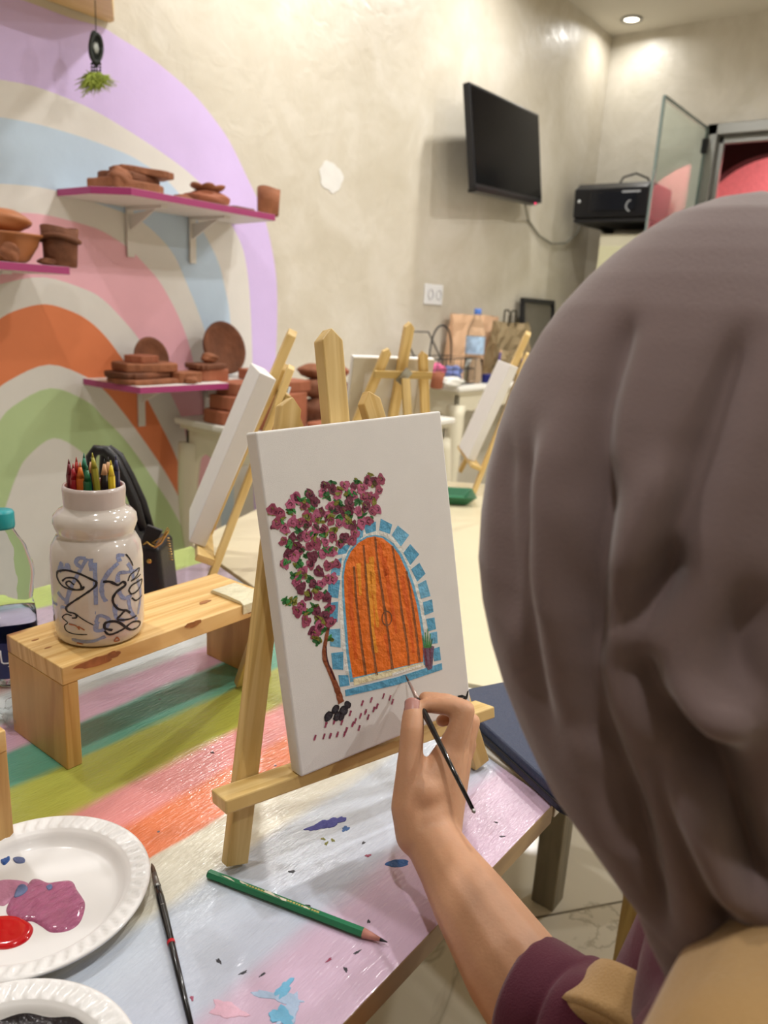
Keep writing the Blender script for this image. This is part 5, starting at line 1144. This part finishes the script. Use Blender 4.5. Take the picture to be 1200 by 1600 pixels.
mb.build('feathers', mat('green_feather', '#9aa848', .9, var=.25, vscale=50), dc)

# ------------------------------------------------------------------ wooden stool beyond the painter (one leg shows)
lf = onz(972, 1540, 0.0); sq = .33
_rh = nz([RT[0], RT[1], 0]); _fh = np.array([-_rh[1], _rh[0], 0]); lfu = _rh*.64-_fh*.77; lfv = _rh*.77+_fh*.64
stl = thing('wooden_stool', (lf[0], lf[1], 0), 'plain wooden stool whose leg shows between the sleeve and the headscarf', 'stool')
for a_, b_ in ((0, 0), (1, 0), (0, 1), (1, 1)):
    c = lf+lfu*sq*a_+lfv*sq*b_; MB().box((c[0], c[1], .215), (.034, .034, .43), (lfu, lfv, (0, 0, 1)), grain=(0, 0, 1)).build('leg', M['pine_dark'], stl, bevel=.003)
c = lf+lfu*sq*.5+lfv*sq*.5; MB().box((c[0], c[1], .4425), (sq+.04, sq+.04, .024), (lfu, lfv, (0, 0, 1))).build('seat', M['pine'], stl, bevel=.004)

# ------------------------------------------------------------------ the painter
RH = nz([RT[0], RT[1], 0]); FH = np.array([-RH[1], RH[0], 0])
def hp(l, f, z): return np.array([0, 0, 0.])+RH*l+FH*f+np.array([0, 0, z])
SL, SR = hp(.160, .189, .842), hp(.305, .495, .80)
RV = nz([SR[0]-SL[0], SR[1]-SL[1], 0]); FV = np.cross([0, 0, 1], RV); UPZ = np.array([0, 0, 1.])
MS = (SL+SR)/2
HC = cp(1190, 690, .405)                        # head centre
HD = nz(FH*math.cos(math.radians(48))-RH*math.sin(math.radians(48))+np.array([0, 0, -.28]))   # looking direction
HR = nz(np.cross(HD, UPZ)); HU = np.cross(HR, HD)
ELB = cp(1015, 1690, .47)
WR = cp(670, 1302, .652)
HIP = MS-FV*.05; HIP[2] = .39
D0 = float(((CP-CAM) @ F1.out)/(ray(633, 1054) @ F1.out))      # depth of the brush tip on the canvas
per = thing('person', (HIP[0], HIP[1], 0), 'seated person in a mauve headscarf painting with a fine brush', 'person')
bm_ = MB()
# head with face
bm_.ell(HC+HU*.012, (.072, .090, .098), (HR, HD, HU), 24, 16)
bm_.ell(HC+HD*.030-HU*.045, (.054, .058, .062), (HR, HD, HU), 20, 14)
bm_.ell(HC+HD*.074-HU*.090, (.022, .018, .016), (HR, HD, HU))                      # chin
bm_.chain([HC+HD*.088+HU*.012, HC+HD*.100-HU*.012, HC+HD*.106-HU*.030], [.008, .010, .0115])   # nose
for s_ in (-1, 1):
    bm_.ell(HC+HD*.098-HU*.034+HR*s_*.010, (.008, .009, .007), (HR, HD, HU))
    bm_.ell(HC+HD*.083+HU*.024+HR*s_*.030, (.024, .010, .007), (HR, HD, HU))        # brow ridge
    bm_.ell(HC+HD*.066-HU*.026+HR*s_*.040, (.022, .022, .022), (HR, HD, HU))        # cheek
    bm_.ell(HC-HD*.005+HR*s_*.074-HU*.010, (.010, .020, .030), (HR, HD, HU))        # ear
bm_.ell(HC+HD*.087-HU*.060, (.024, .010, .006), (HR, HD, HU)); bm_.ell(HC+HD*.086-HU*.069, (.020, .010, .006), (HR, HD, HU))   # lips
NB = MS+UPZ*.055+FV*.01
bm_.chain([HC-HU*.060-HD*.02, NB], [.054, .058])
# torso and legs
bm_.chain([SL, MS, SR], [.042, .048, .037])
for s_ in (-1, 0, 1): bm_.chain([MS+RV*s_*.075-UPZ*.07-FV*.012, (MS+HIP)/2+RV*s_*.060, HIP+RV*s_*.075], [.072, .076, .090])
KN = []
for s_ in (-1, 1):
    h_ = HIP+RV*s_*.085; k_ = h_+FV*.40+RV*s_*.03; k_[2] = .355; an = k_+FV*.02; an[2] = .085; to = an+FV*.13; to[2] = .032
    bm_.chain([h_, k_, an], [.070, .050, .036]); bm_.chain([an-UPZ*.035-FV*.03, to], [.034, .024]); KN.append((h_, k_, an, to))
# left arm, resting in the lap
LE = SL-RV*.015-FV*.05; LE[2] = .600; LW = LE+FV*.17+RV*.11; LW[2] = .600
bm_.chain([SL, LE, LW], [.045, .036, .025])
lp = LW+nz(FV+RV*.5)*.05; lp[2] = .592
ld_ = nz(FV+RV*.6); lsd = np.array([-ld_[1], ld_[0], 0])
for k, o_ in enumerate((-.026, -.009, .009, .026)):
    kn = LW+ld_*.075+lsd*o_; kn[2] = .602; bm_.chain([LW, kn], [.017, .0115])
    m1 = kn+ld_*.036+lsd*o_*.2; m1[2] = .596; e1 = m1+ld_*(.026-.004*abs(k-1)); e1[2] = .584; bm_.chain([kn, m1, e1], [.0095, .0085, .007])
th_ = LW+ld_*.035-lsd*.036; th_[2] = .598; t2_ = th_+ld_*.04-lsd*.012; t2_[2] = .590; bm_.chain([LW, th_, t2_], [.016, .012, .009])
# right arm
FM = cp(735, 1408, .598)
bm_.chain([SR, ELB], [.037, .0375])
bm_.chain([ELB, cp(850, 1580, .530), cp(800, 1510, .553), FM, cp(700, 1352, .628), WR], [.0378, .0385, .0368, .0310, .0260, .0236])
d = D0
def hpnt(x, y, k): return cp(x, y, d-k)
# palm and thumb
W1, W2 = hpnt(654, 1300, .074), hpnt(686, 1304, .066)
IM, MM, RM, LM = hpnt(699, 1182, .048), hpnt(710, 1178, .034), hpnt(716, 1186, .020), hpnt(714, 1205, .010)
TC, TM = hpnt(640, 1262, .070), hpnt(641, 1205, .062)
for a_, b_, r0, r1 in ((W1, TC, .021, .0165), (TC, TM, .0165, .0128), (W1, IM, .020, .0145), (W2, IM, .020, .0140), (W2, MM, .020, .014), (W2, RM, .019, .013), (W2, LM, .018, .012), (TC, IM, .016, .0135), (cp(662, 1240, d-.066), cp(695, 1225, d-.050), .018, .018), (hpnt(668, 1285, .07), hpnt(690, 1210, .045), .022, .016)):
    bm_.caps(a_, b_, r0, r1)
TI, TT = hpnt(644, 1142, .050), hpnt(645, 1106, .036)
bm_.chain([TM, hpnt(642, 1172, .056), TI, hpnt(645, 1122, .043), TT], [.0130, .0110, .0109, .0102, .0082])
IP, ID, IT = hpnt(726, 1112, .040), hpnt(694, 1104, .036), hpnt(663, 1103, .033)
bm_.chain([IM, hpnt(714, 1146, .045), IP], [.0128, .0105, .0098]); bm_.chain([IP, hpnt(710, 1105, .038), ID], [.0095, .0082, .0080]); bm_.chain([ID, hpnt(678, 1103, .034), IT], [.0078, .0072, .0066])
MP, MD, MT = hpnt(727, 1109, .022), hpnt(697, 1096, .019), hpnt(664, 1091, .020)
bm_.chain([MM, MP, MD, MT], [.0125, .0092, .0080, .0066])
RP, RD, RTp = hpnt(737, 1128, .006), hpnt(712, 1118, .006), hpnt(690, 1126, .012)
bm_.chain([RM, RP, RD, RTp], [.0118, .0086, .0074, .0062])
LP, LD, LT = hpnt(733, 1162, -.002), hpnt(716, 1148, .000), hpnt(698, 1152, .007)
bm_.chain([LM, LP, LD, LT], [.0105, .0078, .0066, .0056])
body = remesh(bm_, 'body', M['skin'], per, .0026, 5, .5)
# nails
def nail(nm, base, tip, side_hint, r, ln):
    ax_ = nz(tip-base); nrm = nz(side_hint-ax_*(side_hint @ ax_)); sd_ = np.cross(ax_, nrm)
    mb = MB(); vs = []; n1, n2 = 8, 8
    for i in range(n1+1):
        for j in range(n2+1):
            u_, v_ = i/n1, (j/n2-.5)*2; w_ = r*.92*(1-.25*max(0, u_-.75)/.25*abs(v_)); th2 = v_*.95
            vs.append(tip-ax_*ln*(1-u_)+ax_*(.002-.0015*v_*v_*(1 if u_ > .5 else -1))+sd_*math.sin(th2)*r*.98+nrm*(math.cos(th2)*r*1.0+.0006-.0010*u_*u_))
    mb.add(vs, [[i*(n2+1)+j, (i+1)*(n2+1)+j, (i+1)*(n2+1)+j+1, i*(n2+1)+j+1] for i in range(n1) for j in range(n2)], 0, True)
    return mb.build(nm, M['nail'], per, solid=.0006)
nail('thumbnail', TI, TT+nz(TT-TI)*.004, -FW*.9-RT*.15, .0084, .0135)
# face details
for s_ in (-1, 1):
    c = HC+HD*.083+HU*.006+HR*s_*.031
    e_ = MB(); e_.ell(c-HD*.004, (.0125, .0085, .0085), (HR, HD, HU), 16, 10); eo = e_.build('eye', mat('eye_white', '#e9e6e2', .2), per)
    e_ = MB(); e_.ell(c+HD*.0035-HU*.001, (.0055, .0022, .0055), (HR, HD, HU), 14, 8); e_.build('iris', mat('iris_brown', '#3a2418', .15), eo)
    e_ = MB(); e_.tube([c+HD*.004+HU*.016+HR*x for x in (-.016, -.006, .006, .016)], [.0012, .0024, .0022, .0008], 8); e_.build('eyebrow', mat('brow_hair', '#2a1c16', .8), per)
e_ = MB(); e_.ell(HC+HD*.092-HU*.0645, (.0215, .0055, .0075), (HR, HD, HU), 18, 10); e_.build('lips', mat('lip_skin', '#a5635a', .4), per)

# clothes
sw = MB()
sw.chain([SL, MS+UPZ*.0, SR], [.050, .060, .046])
for s_ in (-1, 0, 1): sw.chain([MS+RV*s_*.078-UPZ*.07-FV*.012, (MS+HIP)/2+RV*s_*.066, HIP+RV*s_*.080+UPZ*.0], [.080, .085, .100])
sw.chain([SL, LE, LE+(LW-LE)*.93], [.053, .044, .034])
sw.chain([MS+UPZ*.0, MS+UPZ*.035+FV*.03], [.062, .058])
remesh(sw, 'sweater', M['maroon'], per, .006, 5)
# right sleeve pushed up to the elbow: open tube with a folded cuff
CU = cp(828, 1566, .539); ca = nz(CU-ELB)
path = [SR, SR+(ELB-SR)*.35, SR+(ELB-SR)*.7, SR+(ELB-SR)*.92+ca*.004, ELB+ca*.012, ELB+ca*.035, ELB+(CU-ELB)*.45, ELB+(CU-ELB)*.62, CU-ca*.034, CU-ca*.030, CU-ca*.026, CU-ca*.002, CU, CU-ca*.001, CU-ca*.012]
prd = [.042, .042, .042, .043, .046, .049, .0490, .0480, .0450, .0450, .0466, .0462, .0456, .0425, .0410]
sl = MB(); sl.tube(path, prd, 44, caps=False)
sl.v = [tuple(np.array(p)+nz(np.array(p)-path[i//44])*(.0022*math.sin((i % 44)*.285+i//44*1.7)+.0016*math.sin((i % 44)*.71+i//44*.9))*(1 if i//44 < 9 else .25)) for i, p in enumerate(sl.v)]
so_ = sl.build('sleeve', M['maroon'], per, sub=1)
# tan coat: open fronted shell over back and shoulders, with a loose right sleeve
ct = MB(); B_ = -FV*.028
ct.chain([SL, MS+B_+UPZ*.0, SR+B_*.6], [.066, .060, .050])
for s_ in (-1, 0, 1): ct.chain([MS+RV*s_*.088-UPZ*.07+B_*(1.25), (MS+HIP)/2+RV*s_*.080+B_*1.25, HIP+RV*s_*.092+B_*1.2-UPZ*.01], [.096, .096, .108])
ct.chain([SL, LE, LE+(LW-LE)*.75], [.066, .055, .048])
remesh(ct, 'coat', M['tan'], per, .006, 6)
ua = nz(ELB-SR); cs = MB()
cpth = [SR+(ELB-SR)*t for t in (.80, .803, .83, .87, .91, .95, .985, .99, .92)]
cs.tube(cpth, [.0490, .0530, .0555, .0580, .0610, .0660, .0700, .0685, .0620], 40, caps=False)
n_ = 40
cs.v = [tuple(np.array(p)+ua*(.005*math.sin(2*2*math.pi*(i % n_)/n_+1) if i//n_ in (5, 6, 7) else 0)+np.array(RT)*.0) for i, p in enumerate(cs.v)]
cs.build('coat_sleeve', M['tan'], per, solid=.003, sub=1)
tr = MB()
for s_, (h_, k_, an, to) in zip((-1, 1), KN): tr.chain([h_, k_, an+UPZ*.02], [.082, .060, .054])
tr.chain([HIP-RV*.08, HIP+RV*.08], [.105, .105])
remesh(tr, 'trousers', M['trouser'], per, .008, 5)
for s_, (h_, k_, an, to) in zip((-1, 1), KN):
    sh = MB(); sh.chain([np.array([*(an-FV*.035)[:2], .045]), np.array([*(an+FV*.06)[:2], .044]), np.array([*to[:2], .038])], [.044, .042, .036]); sh.v = [(a, b, max(c, .002)) for a, b, c in sh.v]
    remesh(sh, 'shoe', M['black_matte'], per, .006, 4)

# headscarf: draped surface built ring by ring, with pulled folds
OUT = [(1190, 302), (1120, 316), (1050, 343), (1000, 377), (960, 410), (920, 449), (880, 496), (850, 540), (822, 592), (800, 642), (781, 700), (765, 765), (755, 832), (750, 900), (756, 960), (769, 1020), (789, 1085), (815, 1150), (842, 1208), (868, 1258), (898, 1300), (930, 1345), (960, 1390), (984, 1425), (1004, 1470), (1024, 1510), (1050, 1545)]
NT = 280; rings = []
ctr_px = lambda y: 1190+max(0, y-1050)*.16
rows = []
for (xa, ya), (xb, yb) in zip(OUT[:-1], OUT[1:]):
    for k in range(6): t = k/6; rows.append((xa+(xb-xa)*t, ya+(yb-ya)*t))
rows.append(OUT[-1])
def ringpts(C, a_, b_, skew=0):
    return [C+RH*a_*math.cos(t)+FH*b_*math.sin(t) for t in np.linspace(0, 2*math.pi, NT+1)[:-1]]
def proj(P):
    q = np.array(P)-CAM; z = q @ FW; return 600+FPX*(q @ RT)/z, 800-FPX*(q @ UP)/z
amax = 0
for i, (x, y) in enumerate(rows):
    cx = ctr_px(y); dd = .405-max(0, y-1050)*.00012
    C = cp(cx, y, dd); a_ = (cx-x)/FPX*dd*.97; b_f = .86 if y < 900 else .86-.16*(y-900)/645
    if i == 0: rings.append((C, 0.0, 0.0)); continue
    for _ in range(8):
        pr_ = [proj(p) for p in ringpts(C, a_, a_*b_f)]; mn = min(p[0] for p in pr_); myr = [p[1] for p in pr_ if p[0] == mn][0]
        # outline x wanted at that row
        a_ *= 1+(mn-x)/max(30, cx-x)*.7
    rings.append((C, a_, a_*b_f))
# folds: pixel polylines the cloth is pulled along (crease valleys), measured on the visible side
FOLDS = [([(1000, 475), (965, 540), (938, 630), (926, 740), (922, 840)], 17, .0050, 1), ([(1190, 490), (1150, 560), (1110, 680), (1060, 800), (1015, 930), (985, 1000)], 24, .0055, 1),
         ([(955, 700), (935, 820), (922, 960), (925, 1060)], 14, .0070, 1), ([(800, 650), (782, 760), (782, 900), (800, 1020)], 10, .0030, 1), ([(835, 640), (812, 760), (806, 900), (830, 1060), (880, 1190)], 13, .0040, 1), ([(880, 800), (890, 950), (930, 1120), (1000, 1300), (1060, 1440)], 16, .0055, 1),
         ([(1080, 860), (1020, 930), (960, 1010)], 20, .0065, 1), ([(955, 1015), (1010, 1060), (1070, 1150), (1120, 1200), (1200, 1230)], 26, .0125, 1), ([(1200, 900), (1150, 1010), (1160, 1110)], 26, .0060, 1), ([(1130, 1210), (1160, 1330), (1200, 1420)], 22, .0110, 1), ([(1000, 1140), (1050, 1280), (1120, 1420), (1160, 1500)], 17, .0080, 1),
         ([(930, 1180), (985, 1330), (1050, 1480)], 15, .0060, 1), ([(1060, 700), (1010, 820), (970, 960)], 22, -.0045, 1), ([(880, 620), (862, 760), (862, 900), (900, 1080)], 18, -.0032, 1), ([(1200, 1090), (1120, 1120), (1050, 1090), (980, 1030)], 30, -.0080, 1), ([(1020, 1180), (1090, 1340), (1150, 1470)], 18, -.0060, 1), ([(1090, 1230), (1130, 1330), (1180, 1440)], 20, -.0060, 1)]
FD = []
for pts, w, amp, _ in FOLDS:
    P = [np.array(p, float) for p in pts]; Q = []
    for a_, b_ in zip(P[:-1], P[1:]):
        for t in np.linspace(0, 1, 40)[:-1]: Q.append(a_+(b_-a_)*t)
    Q.append(P[-1]); FD.append((np.array(Q), w, amp))
m_ = len(rings); HP = np.zeros((m_, NT, 3)); HN = np.zeros((m_, NT, 3)); DS = np.zeros((m_, NT)); TT_ = np.linspace(0, 2*math.pi, NT+1)[:-1]
for i, (C, a_, b_) in enumerate(rings):
    n2 = np.outer(np.cos(TT_)/max(a_, .01), RH)+np.outer(np.sin(TT_)/max(b_, .01), FH); n2 /= np.linalg.norm(n2, axis=1)[:, None]
    P = C+np.outer(np.cos(TT_)*a_, RH)+np.outer(np.sin(TT_)*b_, FH); HP[i] = P; HN[i] = n2
    v = CAM-P; v /= np.linalg.norm(v, axis=1)[:, None]; vis = np.clip((n2*v).sum(1)*2.2+.15, 0, 1)
    q = P-CAM; z = q @ FW; u_ = 600+FPX*(q @ RT)/z; w_ = 800-FPX*(q @ UP)/z
    d_ = np.zeros(NT)
    for Q, w, amp in FD:
        D = np.hypot(Q[None, :, 0]-u_[:, None], Q[None, :, 1]-w_[:, None]); jj = D.argmin(1); dm = D[np.arange(NT), jj]
        e_ = np.minimum(1, np.minimum(jj, len(Q)-1-jj)/(len(Q)*.28)); d_ -= 2.7*amp*np.exp(-(dm/(w*1.2))**2)*e_*e_*(3-2*e_)
    f_ = i/(m_-1); low = max(0, f_-.45)
    DS[i] = d_*vis+(.004*np.sin(9*TT_+6*f_)+.003*np.sin(15*TT_-4*f_))*min(1, low*3)*(1-vis)
for _ in range(3):
    DS = (DS*2+np.roll(DS, 1, 1)+np.roll(DS, -1, 1))/4
    DS[1:-1] = (DS[1:-1]*2+DS[:-2]+DS[2:])/4
hv = list((HP+HN*DS[:, :, None]).reshape(-1, 3))
hf = []
for i in range(m_-1):
    for k in range(NT):
        q = [i*NT+k, (i+1)*NT+k, (i+1)*NT+(k+1) % NT, i*NT+(k+1) % NT]
        c = sum(np.array(hv[j]) for j in q)/4-(HC-HU*.012)
        cu, cvv, cw = c @ HR, c @ HU, c @ HD
        if cw > .03 and (cu/.064)**2+(cvv/.092)**2 < 1: continue
        hf.append(q)
hj = MB(); hj.add(hv, hf, 0, True)
ho = hj.build('headscarf', M['hijab'], per, solid=.0025)

# brush in the hand
be = cp(740, 1267, D0-.128); bt = cp(633.5, 1055, D0-.0008)
ba = nz(be-bt); BL = np.linalg.norm(be-bt)
hb2 = thing('paint_brush', bt, 'fine black paint brush held in the hand against the canvas', 'paint brush', 'paint brushes')
MB().tube([bt, bt+ba*.004, bt+ba*.010], [.0003, .0009, .0012], 10).build('bristles', mat('bristle_dark', '#4b3a34', .7), hb2)
MB().tube([bt+ba*.009, bt+ba*.022, bt+ba*.034], [.0012, .0018, .0023], 12).build('ferrule', mat('pale_ferrule', '#b9a49c', .35, .6), hb2)
MB().tube([bt+ba*.033, bt+ba*.040, bt+ba*.055, bt+ba*(BL*.6), bt+ba*(BL-.002)], [.0024, .0029, .0029, .0022, .0016], 14).build('handle', mat('brush_black', '#141317', .2, coat=.5), hb2)
MB().ell(bt+ba*BL, (.0016, .0016, .0022), (np.cross(ba, [0, 0, 1]), np.cross(ba, np.cross(ba, [0, 0, 1])), ba), 12, 8).build('end_knob', M['steel'], hb2)
# the low stool the painter sits on
ps_ = thing('wooden_stool', (HIP[0], HIP[1], 0), 'low wooden stool under the seated person', 'stool')
ZSE = .39-.106
MB().box((HIP[0], HIP[1], ZSE-.014), (.36, .32, .028), (RV, FV, UPZ)).build('seat', M['pine'], ps_, bevel=.005)
for a_, b_ in ((-1, -1), (1, -1), (1, 1), (-1, 1)):
    c = HIP+RV*a_*.145+FV*b_*.125; MB().box((c[0], c[1], (ZSE-.028)/2), (.036, .036, ZSE-.028), (RV, FV, UPZ), grain=(0, 0, 1)).build('leg', M['pine_dark'], ps_, bevel=.003)
